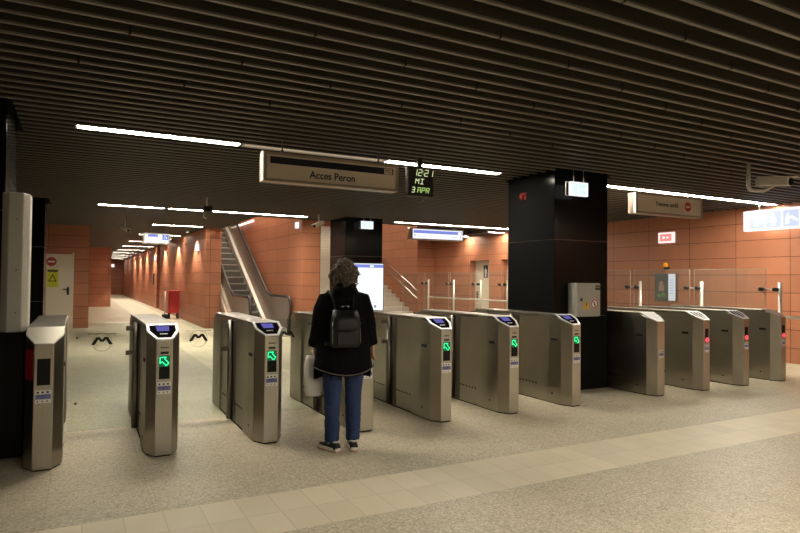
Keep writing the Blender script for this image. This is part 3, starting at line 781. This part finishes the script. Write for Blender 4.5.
# toilet door
def toilet_door(y0, y1, name, label):
    d = struct(MB().box(12.09, 12.16, y0, y1, 0, 2.18).build(name, 'cream', bevel=.003), label)
    MB().tube([(12.09, y1 - .12, 1.02), (12.03, y1 - .12, 1.02), (12.03, y1 - .26, 1.02)], .012, 8).build('door_handle', 'black', d)
    MB().box(12.07, 12.09, y1 - .17, y1 - .07, .9, 1.14).build('lock_plate', 'steel_dark', d)
    c = y0 + .50
    s_ = MB().box(12.082, 12.09, c - .12, c + .12, 1.60, 2.02).build('toilet_plate', 'navy', d)
    mb = MB(); mb.disc((12.082, c, 1.93), (0, -1, 0), (0, 0, 1), .035, -.002, 14); mb.box(12.079, 12.082, c - .055, c + .055, 1.76, 1.89); mb.box(12.079, 12.082, c - .035, c + .035, 1.63, 1.76); mb.build('person_symbol', 'white', s_)
toilet_door(16.05, 17.14, 'door_1', 'cream toilet door with dark plate, in a deep orange recess')
toilet_door(14.30, 15.39, 'door_2', 'second cream toilet door, mostly hidden by the black column')

# ------------------------------------------------------------------ glass fence parallel to the right wall
t = thing('glass_fence', 'long glass fence with steel posts and rail in front of the right orange wall', 'fence', (9.95, 5.6, 0))
posts = [.12, 1.51, 2.87, 4.26, 5.65, 7.13, 8.34, 9.73, 11.22]
for q, yy in enumerate(posts):
    p = MB().cyl((.06, yy, 0), (.06, yy, 1.52), .028, 14).build('post', 'skirt', t)
    mb = MB()
    for z in (1.40, .52):
        mb.cyl((.03, yy + .0, z), (.03, yy + .26, z), .012, 8)
    mb.build('arm', 'skirt', p)
    for z in (1.40, .52):
        for e in (.03, .26): MB().cyl((-.05, yy + e, z), (.03, yy + e, z), .034, 14).build('clamp', 'black', p)
    MB().cyl((.06, yy, 0), (.06, yy, .012), .055, 18).build('base_plate', 'steel', p)
edges = posts + [12.75]
for a, b in zip(edges[:-1], edges[1:]):
    g = MB().box(-.006, .006, a + .20, b + .10, .10, 1.738).build('glass_panel', 'glass_fence', t)
    mb = MB(); mb.box(-.006, .006, a + .20, b + .10, 1.738, 1.746); mb.box(-.006, .006, a + .194, a + .20, .10, 1.746); mb.box(-.006, .006, b + .10, b + .106, .10, 1.746)
    mb.build('glass_edge', 'glass_edge', g)
MB().tube([(.13, -.15, .955), (.13, 11.4, .955)], .024, 12).build('rail', 'skirt', t)

# ------------------------------------------------------------------ cameras on the ceiling
def cctv(x, y, drop, label, yaw, scale=1., tilt=-.12, arm=0., turn=0.):
    t = thing('security_camera', label, 'security camera', (x, y, ZC), yaw); s = scale
    pts = [(0, 0, .004), (0, 0, -drop + .05)]
    if arm:
        for q in range(1, 7):
            a = q / 6 * PI / 2; pts.append((.06 * (1 - math.cos(a)), 0, -drop + .05 - .05 * math.sin(a)))
        pts += [(arm * .6, 0, -drop + .0), (arm, 0, -drop + .07)]
    MB().tube(pts, .02 * s, 10, ref=(0, 1, 0)).build('bracket', 'white_paint', t)
    R_ = Matrix.Translation((arm, 0, -drop + (.12 if arm else .0))) @ Matrix.Rotation(turn, 4, 'Z') @ Matrix.Rotation(-tilt, 4, 'Y')
    b = MB().box(-.17 * s, .17 * s, -.055 * s, .055 * s, -.045 * s, .045 * s).xf(R_).build('camera_body', 'white_paint', t, bevel=.01 * s)
    MB().box(-.15 * s, .24 * s, -.06 * s, .06 * s, .047 * s, .054 * s).xf(R_).build('sun_shield', 'white_paint', t)
    MB().cyl((.17 * s, 0, 0), (.185 * s, 0, 0), .042 * s, 18).xf(R_).build('lens', 'black_gloss', b)
    return t
cctv(7.42, 4.62, .33, 'cream security camera on a hooked arm at the upper right', math.radians(-18), 1.15, -.12, .36, math.radians(-66))
cctv(.99, 16.4, .30, 'pale security camera hanging in front of the corridor', math.radians(-60), .8, -.3)
cctv(4.92, 13.30, .22, 'white security camera near the escalator wall', math.radians(-150), .9, -.35)
t = thing('security_camera', 'dark camera on a stub hanging over the far strip lamp', 'security camera', (2.1, 11.7, ZC))
MB().cyl((0, 0, .04), (0, 0, -.16), .016, 10).build('stem', 'white_paint', t)
MB().box(-.06, .10, -.07, .07, -.26, -.15).build('camera_body', 'black', t, bevel=.015)
MB().tube([(-.04, 0, -.25), (-.06, 0, -.36), (.0, 0, -.38)], .012, 8).build('bracket', 'white_paint', t)

# ------------------------------------------------------------------ left door
d = struct(MB().box(-.90, -.17, 19.94, 20.0, 0, 2.15).build('door_service', 'cream', bevel=.003), 'cream service door in the orange wall')
MB().box(-.17, -.13, 19.93, 20.0, 0, 2.2).build('door_frame', 'cream', d)
mb = MB(); mb.tube([(-.27, 19.94, 1.13), (-.27, 19.88, 1.13), (-.40, 19.88, 1.14)], .014, 8); mb.box(-.30, -.24, 19.925, 19.94, .98, 1.2); mb.build('door_handle', 'black', d)
p = MB().disc((-.70, 19.94, 1.93), (1, 0, 0), (0, 0, 1), .13, .004).build('no_entry_sign', 'sign_red', d); MB().box(-.79, -.61, 19.93, 19.936, 1.905, 1.955).build('bar', 'white', p)
p = MB().box(-.80, -.52, 19.93, 19.94, 1.20, 1.72).build('caution_notice', 'lime', d)
MB().slab([(-.77, 19.93, 1.36), (-.56, 19.93, 1.36), (-.66, 19.93, 1.58)], (0, -1, 0), .002).build('caution_triangle', 'black', p)
MB().slab([(-.735, 19.927, 1.385), (-.595, 19.927, 1.385), (-.66, 19.927, 1.53)], (0, -1, 0), .002).build('caution_fill', 'lime', p)
MB().box(-.79, -.53, 19.928, 19.93, 1.64, 1.69).build('notice_text', 'navy', p)

# ------------------------------------------------------------------ red hydrant bin in the corridor
t = thing('fire_hydrant_box', 'red fire box on legs standing against the corridor wall', 'fire box', (3.06, 23.4, 0))
MB().box(-.17, .20, -.22, .22, .22, .98).build('box', 'red_paint', t, bevel=.012)
MB().box(-.19, .22, -.24, .24, .98, 1.03).build('lid', 'red_paint', t, bevel=.01)
for sx in (-.13, .16):
    for sy in (-.18, .18): MB().box(sx - .02, sx + .02, sy - .02, sy + .02, 0, .22).build('leg', 'black', t)
t = thing('floor_stand', 'thin pale post on a dark foot beside the red fire box', 'stand', (2.80, 23.5, 0))
MB().cyl((0, 0, .03), (0, 0, 1.0), .025, 12).build('post', 'white_paint', t); MB().box(-.09, .09, -.09, .09, 0, .16).build('foot', 'black', t)
t = thing('wall_phone', 'dark intercom panel on the corridor wall beside the opening', 'intercom', (3.34, 32.5, 1.15)); MB().box(-.05, 0, -.08, .08, 0, .55).build('panel', 'black', t)

# ------------------------------------------------------------------ escalator
E0 = 17.0; TAN = math.tan(math.radians(30))
t = thing('escalator', 'escalator climbing between orange walls behind the fare gates', 'escalator', (4.40, 0, 0))
XS = .40
def zl(y): return max(0., (y - E0 - .35) * TAN)
n = 0
for q in range(26):
    y = E0 + .15 + .40 * q; z = .02 + .21 * q + (.06 if q else .0)
    mb = MB(); mb.box(-XS, XS, y, y + .42, z - .26 if q else z - .02, z - .025); mb.box(-XS, XS, y - .008, y + .42, z - .025, z, 0); mb.mi[:6] = [1] * 6; mb.box(-XS, XS, y - .016, y + .03, z - .03, z + .004, 2)
    for r in range(9): mb.box(-XS + .04 + r * .08, -XS + .07 + r * .08, y - .004, y, z - .24 if q else z - .02, z - .02, 1)
    mb.build('step', ['step', 'step_riser', 'step_nose'], t)
MB().box(-XS - .05, XS + .05, 15.2, E0 + .15, .001, .03).build('landing_plate', 'steel', t)
def prof(off, y0, y1, k=12):
    """side profile : flat then smoothly into the 30 degree climb"""
    pts = []
    yb = E0 + .45
    for i in range(k + 1):
        y = y0 + (y1 - y0) * i / k; pts.append(y)
    out = []
    for y in pts:
        d = y - yb; s = .35
        z = 0 if d < -s else (d * TAN if d > s else TAN * (d + s) ** 2 / (4 * s))
        out.append((y, z + off))
    return out
YT = 25.5
ys = [15.3 + i * .12 for i in range(int((YT - 15.3) / .12) + 1)]
def pz(y):
    d = y - (E0 + .45); s = .4
    return 0 if d < -s else (d * TAN if d > s else TAN * (d + s) ** 2 / (4 * s))
for sx, nm in ((-1, 'left'), (1, 'right')):
    xg = sx * (XS + .13)
    top = 1.03
    b = MB()
    # glass web
    yy = [y for y in ys if y > 15.5]
    vs = []; 
    for y in yy: vs += [(xg - .006, y, pz(y) + .18), (xg + .006, y, pz(y) + .18), (xg - .006, y, pz(y) + top), (xg + .006, y, pz(y) + top)]
    fs = []
    for i in range(len(yy) - 1):
        a = 4 * i; c = a + 4
        fs += [(a, c, c + 2, a + 2), (a + 1, a + 3, c + 3, c + 1), (a + 2, c + 2, c + 3, a + 3), (a, a + 1, c + 1, c)]
    fs += [(0, 2, 3, 1), (len(vs) - 4, len(vs) - 3, len(vs) - 1, len(vs) - 2)]
    b.add(vs, fs); web = b.build('balustrade', 'glass_smoke', t)
    # skirt (bright inner line) and outer deck
    def strip(x0, x1, z0, z1, name, m, par, y0=15.55):
        yy = [y for y in ys if y > y0]; vs = []; fs = []
        for y in yy: vs += [(x0, y, pz(y) + z0), (x1, y, pz(y) + z0), (x0, y, pz(y) + z1), (x1, y, pz(y) + z1)]
        for i in range(len(yy) - 1):
            a = 4 * i; c = a + 4
            fs += [(a, c, c + 2, a + 2), (a + 1, a + 3, c + 3, c + 1), (a + 2, c + 2, c + 3, a + 3), (a, a + 1, c + 1, c)]
        fs += [(0, 2, 3, 1), (len(vs) - 4, len(vs) - 3, len(vs) - 1, len(vs) - 2)]
        return MB().add(vs, fs).build(name, m, par)
    xa, xb = sorted((sx * (XS + .01), sx * (XS + .07)))
    strip(xa, xb, -.1, .20, 'skirt', 'skirt', t)
    xa, xb = sorted((sx * (XS + .07), sx * (XS + .19)))
    strip(xa, xb, -.1, .18, 'deck', 'skirt', t)
    pts = [(xg, 15.52, .42), (xg, 15.40, .5), (xg, 15.34, .62), (xg, 15.33, .76), (xg, 15.37, .9), (xg, 15.48, 1.0), (xg, 15.6, 1.03)] + [(xg, y, pz(y) + top + .0) for y in yy if y > 15.7]
    MB().tube(pts, .034, 10, ref=(1, 0, 0)).build('handrail', 'rubber', t)
    MB().tube([(p[0], p[1] + .03 if p[2] < .9 else p[1], p[2] - .05) for p in pts], .016, 8, ref=(1, 0, 0)).build('handrail_guide', 'steel_bright', web)
    MB().box(xg - .04, xg + .04, 15.38, 15.52, 0, .45).build('newel', 'black', t)

# ------------------------------------------------------------------ wide stairs
t = thing('staircase', 'wide pale stone stairs rising beyond the far black column', 'stairs', (8.44, 19.4, 0))
for q in range(26):
    MB().box(-2.68, 2.68, q * .36, q * .36 + .40 if q < 25 else q * .36 + 1.2, max(0, q * .16 - .16), q * .16 + .16).build('step', 'stair', t, bevel=.012)
t = thing('wall_handrail', 'pair of sloping steel handrails on the orange wall of the stairs', 'handrail', (11.05, 19.35, 0))
sl = .43
for z in (1.13, .84): MB().tube([(0, -.02, z - .02), (0, .1, z + .02), (0, 8.5, z + 8.5 * sl)], .026, 10).build('rail', 'steel_bright', t)
for q in range(5):
    yy = .4 + q * 1.9
    mb = MB(); mb.cyl((0, yy, 1.11 + yy * sl), (.075, yy, 1.06 + yy * sl), .01, 8); mb.cyl((0, yy, .82 + yy * sl), (.075, yy, .77 + yy * sl), .01, 8); mb.build('rail_bracket', 'steel', t)

# ------------------------------------------------------------------ the woman
def ell(c, rx, ry, n=20, rot=0., tx=0.):
    out = []
    for k in range(n):
        a = 2 * PI * k / n; x, y = rx * math.cos(a), ry * math.sin(a)
        out.append(Vector((c[0] + x * math.cos(rot) - y * math.sin(rot), c[1] + x * math.sin(rot) + y * math.cos(rot), c[2] + tx * x)))
    return out
def remeshed(mb, name, m, parent, voxel=.012, smooth=3, disp=None):
    o = mb.build(name, m)
    r = o.modifiers.new('r', 'REMESH'); r.mode = 'VOXEL'; r.voxel_size = voxel; r.use_smooth_shade = True
    s = o.modifiers.new('s', 'SMOOTH'); s.iterations = smooth; s.factor = .5
    bpy.context.view_layer.update()
    me = bpy.data.meshes.new_from_object(o.evaluated_get(bpy.context.evaluated_depsgraph_get()))
    bpy.data.objects.remove(o)
    if disp:
        for v, nrm in [(v, v.normal.copy()) for v in me.vertices]: v.co += nrm * disp(v.co)
    me.materials.clear()
    for q in (m if isinstance(m, list) else [m]): me.materials.append(M[q])
    me.polygons.foreach_set('use_smooth', [True] * len(me.polygons))
    o = bpy.data.objects.new(name, me); COL.objects.link(o); o.parent = parent
    return o
def hand(mb, w, fwd, side, s=1.):
    """w wrist, fwd finger direction, side = towards thumb"""
    w, f, sd = Vector(w), Vector(fwd).normalized(), Vector(side).normalized()
    nz = f.cross(sd).normalized()
    mb.loft([[w + f * d + sd * a * math.cos(2 * PI * k / 12) + nz * b * math.sin(2 * PI * k / 12) for k in range(12)] for d, a, b in ((-.03, .024, .019), (0, .025, .018), (.04, .036, .016), (.085, .038, .013))])
    for i, (off, ln) in enumerate(((.028, .068), (.010, .076), (-.009, .072), (-.027, .056))):
        b = w + f * .078 + sd * off
        c1 = b + f * ln * .5 + nz * .010; c2 = c1 + f * ln * .3 + nz * .016; c3 = c2 + f * ln * .16 + nz * .018
        mb.tube([b - f * .02, b, c1, c2, c3], [.0095, .0095, .0085, .008, .0055], 8)
    b = w + f * .02 + sd * .025
    mb.tube([b - sd * .012, b + sd * .016 + f * .022, b + sd * .024 + f * .05, b + sd * .02 + f * .072], [.012, .011, .0095, .006], 8)

PX, PY = 2.08, 4.96
wm = thing('person', 'woman in black coat and blue jeans seen from behind, waiting at a gate', 'person', (PX, PY, 0), math.radians(-10))
# body : legs, torso, arms, hands, neck, head as one surface
hz = 1.545
LA = [(-.165, -.005, 1.325), (-.205, -.02, 1.22), (-.228, -.02, 1.09), (-.232, .05, .99), (-.235, .12, .92)]
RA = [(.165, -.005, 1.325), (.198, -.02, 1.22), (.222, -.03, 1.09), (.245, .0, .99), (.268, .015, .915)]
body = MB()
for sx, ang in ((-1, .22), (1, -.05)):
    body.loft([ell((sx * x, y, z), rx, ry, 16) for x, y, z, rx, ry in ((.097, .03, .03, .04, .05), (.097, .0, .10, .037, .045), (.099, -.01, .28, .055, .06), (.097, .0, .46, .055, .06), (.095, .0, .65, .075, .08), (.085, 0, .84, .088, .095))])
body.loft([ell((0, y, z), rx, ry, 20) for y, z, rx, ry in ((0, .80, .16, .11), (0, .92, .175, .125), (0, 1.06, .14, .105), (0, 1.2, .16, .11), (-.005, 1.32, .18, .10), (-.01, 1.385, .13, .075), (0, 1.42, .06, .06))])
body.loft([ell((0, y, z), r, r * 1.05, 14) for y, z, r in ((-.005, 1.38, .062), (.0, 1.44, .056), (.01, 1.50, .056))])
hd = []
for q in range(11):
    a = -PI / 2 + PI * q / 10
    hd.append(ell((0, .015 + (.012 * -math.sin(a)), hz + .118 * math.sin(a)), max(.004, .076 * math.cos(a) ** .8 if math.cos(a) > 0 else .004), max(.004, .096 * math.cos(a) ** .8 if math.cos(a) > 0 else .004), 18))
body.loft(hd)
body.tube([(0, .10, 1.565), (0, .125, 1.53), (0, .118, 1.52)], [.008, .015, .010], 8)      # nose
body.tube([(-.022, .098, 1.487), (.022, .098, 1.487)], .009, 8)                             # mouth
for sx in (-1, 1):
    body.tube([(sx * .077, .01, 1.575), (sx * .086, -.002, 1.555), (sx * .08, .0, 1.515)], [.012, .016, .010], 8)
    body.tube([(sx * .018, .098, 1.575), (sx * .045, .092, 1.575)], .008, 8)
for A in (LA, RA): body.tube(A, [.052, .046, .04, .033, .025], 12, ref=(0, 1, 0))
hand(body, RA[-1], (.0, .10, -1), (-.25, .96, .1), .9)
hand(body, LA[-1], (.03, .12, -1), (.2, .96, .1), .9)
remeshed(body, 'body', 'skin', wm, .0075, 2)
mb = MB()
for sx in (-1, 1):
    mb.disc((sx * .031, .104, 1.556), (1, 0, 0), (0, 0, 1), .011, -.004, 12)
mb.build('eyes', 'white', wm)
# trousers
def wr(a, s): return lambda p: a * (noise.noise(Vector((p.x * s, p.y * s, p.z * s * 1.6))))
tr = MB()
for sx in (-1, 1):
    tr.loft([ell((sx * x, y, z), rx, ry, 18) for x, y, z, rx, ry in ((.094, .005, .075, .060, .080), (.094, .0, .10, .062, .082), (.095, -.005, .28, .066, .085), (.095, .0, .5, .074, .090), (.094, .0, .68, .088, .105), (.088, 0, .86, .096, .12))])
tr.loft([ell((0, 0, z), rx, ry, 20) for z, rx, ry in ((.80, .165, .118), (.90, .185, .135), (1.0, .17, .125))])
remeshed(tr, 'trousers', 'jeans', wm, .012, 2, lambda p: .007 * noise.noise(Vector((p.x * 14, p.y * 14, p.z * 11))) + .004 * noise.noise(Vector((p.x * 6, p.y * 6, p.z * 40))))
# coat : body with A-line skirt, sleeves, collar
def hemz(a): return 0.
ct = MB()
ct.loft([ell((0, y, z), rx, ry, 28) for y, z, rx, ry in ((-.01, .67, .262, .195), (-.01, .72, .262, .195), (-.005, .86, .248, .18), (0, 1.0, .225, .16), (0, 1.14, .20, .145), (-.003, 1.26, .20, .14), (-.005, 1.34, .178, .118), (-.008, 1.385, .135, .092), (-.004, 1.42, .088, .084), (0, 1.455, .082, .084))])
for A, e in ((LA, .965), (RA, .955)):
    P = [Vector(p) for p in A]
    P[-1] = P[-2].lerp(P[-1], .95)
    ct.tube([P[0] + Vector((-.05 if P[0].x > 0 else .05, 0, .01))] + P, [.06, .073, .070, .064, .058, .058], 14, ref=(0, 1, 0))
ct.tube([(.07 * math.cos(a), -.005 + .075 * math.sin(a), 1.445 + .02 * math.sin(a) * -1) for a in [2 * PI * k / 16 for k in range(17)]], .030, 8)   # collar roll
ct.loft([ell((0, y, z), rx, ry, 20) for y, z, rx, ry in ((-.01, 1.36, .12, .09), (-.02, 1.42, .105, .092), (-.024, 1.475, .098, .088), (-.02, 1.49, .08, .07))])
ct.tube([(-.09, -.07, 1.41), (-.04, -.115, 1.39), (.04, -.115, 1.39), (.09, -.07, 1.41)], [.03, .04, .04, .03], 10)
co = remeshed(ct, 'coat', 'coat', wm, .012, 3, lambda p: .008 * noise.noise(Vector((p.x * 9, p.y * 9, p.z * 6))) + .004 * noise.noise(Vector((p.x * 20, p.y * 20, p.z * 14))))
# curved hem : the coat tail dips at the back
for v in co.data.vertices:
    if v.co.z < .80 and abs(v.co.x) < .3:
        kx = 1 - (v.co.x / .26) ** 2
        w_ = (.80 - v.co.z) / .13
        side = .035 * (1 if v.co.y < 0 else -.4)
        v.co.z += w_ * (.055 * (1 - kx) * (1 if v.co.y < 0 else -.8) - .005)
hp = []
for q in range(21):
    a = PI + PI * q / 20; x = .268 * math.cos(a); kx = 1 - (x / .26) ** 2
    hp.append((x, -.01 + .204 * math.sin(a), .682 + .055 * max(-.1, (1 - kx)) * .95))
MB().tube(hp, .0045, 6).build('hem_trim', 'hem', co)
# hair : cap plus many loose curls
hm = MB()
hr = []
for q in range(13):
    a = -PI / 2 * .8 + (PI * .9) * q / 12
    hr.append(ell((0, -.012, hz + .02 + .112 * math.sin(a)), max(.006, .082 * max(.05, math.cos(a)) ** .6), max(.006, .10 * max(.05, math.cos(a)) ** .6), 18))
hm.loft(hr)
rnd = random.Random(4)
cv = []
for q in range(520):
    th = rnd.uniform(0, 2 * PI)
    ph = math.asin(rnd.uniform(-.75, 1))
    d = Vector((math.cos(th) * math.cos(ph), math.sin(th) * math.cos(ph), math.sin(ph)))
    if d.y > .45 and d.z < .45: continue
    c0 = Vector((0, -.008, hz + .035))
    p = c0 + Vector((d.x * .066, d.y * .092, d.z * .104))
    r = rnd.uniform(.008, .016); ln = rnd.uniform(.05, .11); pts = []
    tg = (Vector((d.x * .6, d.y * .6, -1.)) + Vector((rnd.uniform(-.5, .5), rnd.uniform(-.5, .5), 0))).normalized()
    a1 = tg.orthogonal().normalized(); a2 = tg.cross(a1); ph0 = rnd.uniform(0, 6.28); tw = rnd.choice((-1, 1)) * rnd.uniform(1.0, 1.8)
    for s in range(9):
        u = s / 8
        pts.append(p + d * .010 * math.sin(u * PI) + tg * ln * u + (a1 * math.cos(ph0 + tw * 2 * PI * u) + a2 * math.sin(ph0 + tw * 2 * PI * u)) * r)
    hm.tube(pts, [.004 + .004 * math.sin(PI * min(1, .15 + s / 9)) for s in range(9)], 6)
hm.build('hair', 'hair', wm)
# shoes
for sx, ang in ((-1, math.radians(26)), (1, math.radians(-6))):
    R_ = Matrix.Translation((sx * .097, -.0, 0)) @ Matrix.Rotation(ang, 4, 'Z')
    prof_ = [(-.10, .026, .075), (-.085, .036, .085), (-.03, .038, .095), (.03, .040, .085), (.08, .045, .06), (.13, .044, .048), (.16, .034, .04), (.175, .018, .03)]
    rings = []
    for y, w, h_ in prof_:
        rings.append([Vector((w * math.cos(a), y, .022 + max(0, math.sin(a)) * (h_ - .02) + min(0, math.sin(a)) * .0)) for a in [2 * PI * k / 16 for k in range(16)]])
    s_ = MB().loft(rings).xf(R_).build('shoe', 'shoe', wm)
    out = [(-.108, .0), (-.10, .03), (-.05, .04), (.03, .042), (.09, .05), (.14, .047), (.17, .032), (.185, .0)]
    poly = [(w, y) for y, w in out] + [(-w, y) for y, w in reversed(out[1:-1])]
    MB().prism(poly[::-1] if False else poly, .010, .036).xf(R_).build('sole', 'sole', s_, bevel=.004)
    MB().prism(poly, 0.001, .011).xf(R_).build('outsole', 'sole_tan', s_)
    MB().tube([R_ @ Vector(p) for p in ((-.042, -.02, .07), (-.03, .04, .085), (.03, .04, .085), (.042, -.02, .07))], .006, 6).build('shoe_stripe', 'sole', s_)
    MB().tube([R_ @ Vector((.034 * math.cos(a), -.045 + .048 * math.sin(a), .088)) for a in [2 * PI * k / 14 for k in range(15)]], .008, 8).build('shoe_collar', 'sole', s_)
# backpack
bp = thing('backpack', 'black leather backpack with flap worn on the back of the woman', 'backpack', (PX - .035, PY + .006, 0), math.radians(-10))
pk = MB()
rg = []
for z, w, d0, d1 in ((.925, .105, -.155, -.27), (.94, .122, -.15, -.285), (1.02, .128, -.15, -.285), (1.12, .122, -.145, -.265), (1.19, .112, -.14, -.245), (1.225, .095, -.14, -.22)):
    cy, ry = (d0 + d1) / 2, abs(d1 - d0) / 2
    rg.append([Vector((w * (abs(math.cos(a)) ** .45) * (1 if math.cos(a) >= 0 else -1), cy + ry * (abs(math.sin(a)) ** .55) * (1 if math.sin(a) >= 0 else -1), z)) for a in [2 * PI * k / 28 for k in range(28)]])
pk.loft(rg); b_ = pk.build('bag', 'leather', bp)
fl = MB(); rg = []
for i in range(9):
    u = i / 8; z = 1.24 - .15 * u + .0; y = -.20 - .085 * math.sin(min(1, u * 1.6) * PI / 2) - .004
    w = .108 + .012 * u
    rg.append([Vector((x, y - dy + .01 * abs(x / w) ** 3, z - (.035 * (1 - (x / w) ** 2) if i == 8 else 0.035 * (1 - (x / w) ** 2) * u ** 4))) for x, dy in [(-w, 0), (-w * .5, .0), (0, .0), (w * .5, 0), (w, 0), (w, .008), (w * .5, .008), (0, .008), (-w * .5, .008), (-w, .008)]])
fl.loft(rg); fl.build('flap', 'leather', bp)
MB().box(-.085, .085, -.300, -.28, .95, 1.06).build('front_pocket', 'leather', bp, bevel=.012)
MB().tube([(-.04, -.17, 1.22), (-.035, -.18, 1.27), (.035, -.18, 1.27), (.04, -.17, 1.22)], .009, 8).build('top_handle', 'leather', bp)
for sx in (-1, 1):
    MB().tube([(sx * .07, -.165, 1.21), (sx * .085, -.15, 1.30), (sx * .10, -.095, 1.375), (sx * .105, -.01, 1.395), (sx * .115, .085, 1.36), (sx * .125, .135, 1.26), (sx * .135, .15, 1.12), (sx * .17, .11, .99), (sx * .145, -.10, .945), (sx * .115, -.17, .95)], .016, 8, flat=.45, ref=(1, 0, 0)).build('shoulder_strap', 'leather', bp)
    MB().tube([(sx * .022, -.212, 1.262), (sx * .03, -.215, 1.272), (sx * .012, -.215, 1.275)], .006, 6).build('buckle', 'steel_bright', bp)
    MB().tube([(sx * .118, -.27, 1.14), (sx * .12, -.285, .96)], .004, 6).build('piping', 'steel_dark', bp)
# white bag
wb = thing('carrier_bag', 'white plastic carrier bag hanging from the left hand of the woman', 'bag', (PX, PY, 0), math.radians(-10))
rg = []
for i in range(9):
    u = i / 8; z = .455 + .36 * u; w = .052 + .012 * math.sin(u * PI) - .02 * max(0, u - .8) / .2; d = .082 * (1 - .22 * max(0, u - .8) / .2 - .15 * max(0, .12 - u) / .12)
    ring = []
    for k in range(24):
        a = 2 * PI * k / 24; nn = noise.noise(Vector((math.cos(a) * 2, math.sin(a) * 2, z * 9)))
        ring.append(Vector((-.232 + (d + .010 * nn) * math.cos(a), .165 + (w + .012 * nn) * math.sin(a), z)))
    rg.append(ring)
bg = MB().loft(rg); bo = bg.build('bag_body', 'plastic_bag', wb)
for sx in (-1, 1):
    MB().tube([(-.232 + sx * .01, .165 - .05, .80), (-.245 + sx * .006, .13, .845), (-.238, .15, .857), (-.238, .175, .857), (-.245 + sx * .006, .20, .845), (-.232 + sx * .01, .165 + .05, .80)], .007, 8).build('bag_handle', 'plastic_bag', wb)

# ------------------------------------------------------------------ world, camera
w = bpy.data.worlds.new('world'); sc.world = w; w.use_nodes = True
w.node_tree.nodes['Background'].inputs[0].default_value = (.9, .8, .65, 1); w.node_tree.nodes['Background'].inputs[1].default_value = .0
def cam_axes(yaw, pitch, roll):
    y, p, r = map(math.radians, (yaw, pitch, roll))
    f = Vector((math.sin(y) * math.cos(p), math.cos(y) * math.cos(p), math.sin(p)))
    rt = f.cross(Vector((0, 0, 1))).normalized(); up = rt.cross(f)
    return rt * math.cos(r) + up * math.sin(r), -rt * math.sin(r) + up * math.cos(r), f
r_, u_, f_ = cam_axes(28.035, 1.271, .54)
cam = bpy.data.cameras.new('camera'); co_ = bpy.data.objects.new('camera', cam); COL.objects.link(co_)
cam.sensor_width = 36; cam.sensor_fit = 'HORIZONTAL'; cam.lens = 602.9 * 36 / 800; cam.clip_start = .05; cam.clip_end = 200
mt = Matrix((r_, u_, -f_)).transposed().to_4x4(); mt.translation = (0, 0, 1.5); co_.matrix_world = mt
sc.camera = co_
vs = sc.view_settings
vs.view_transform = 'Standard'; vs.look = 'None'; vs.gamma = 1; vs.use_curve_mapping = False; vs.exposure = 0.
sc.cycles.max_bounces = 8; sc.cycles.diffuse_bounces = 4; sc.cycles.glossy_bounces = 4; sc.cycles.transparent_max_bounces = 16
sc.cycles.use_denoising = True
sc.cycles.sample_clamp_indirect = 4
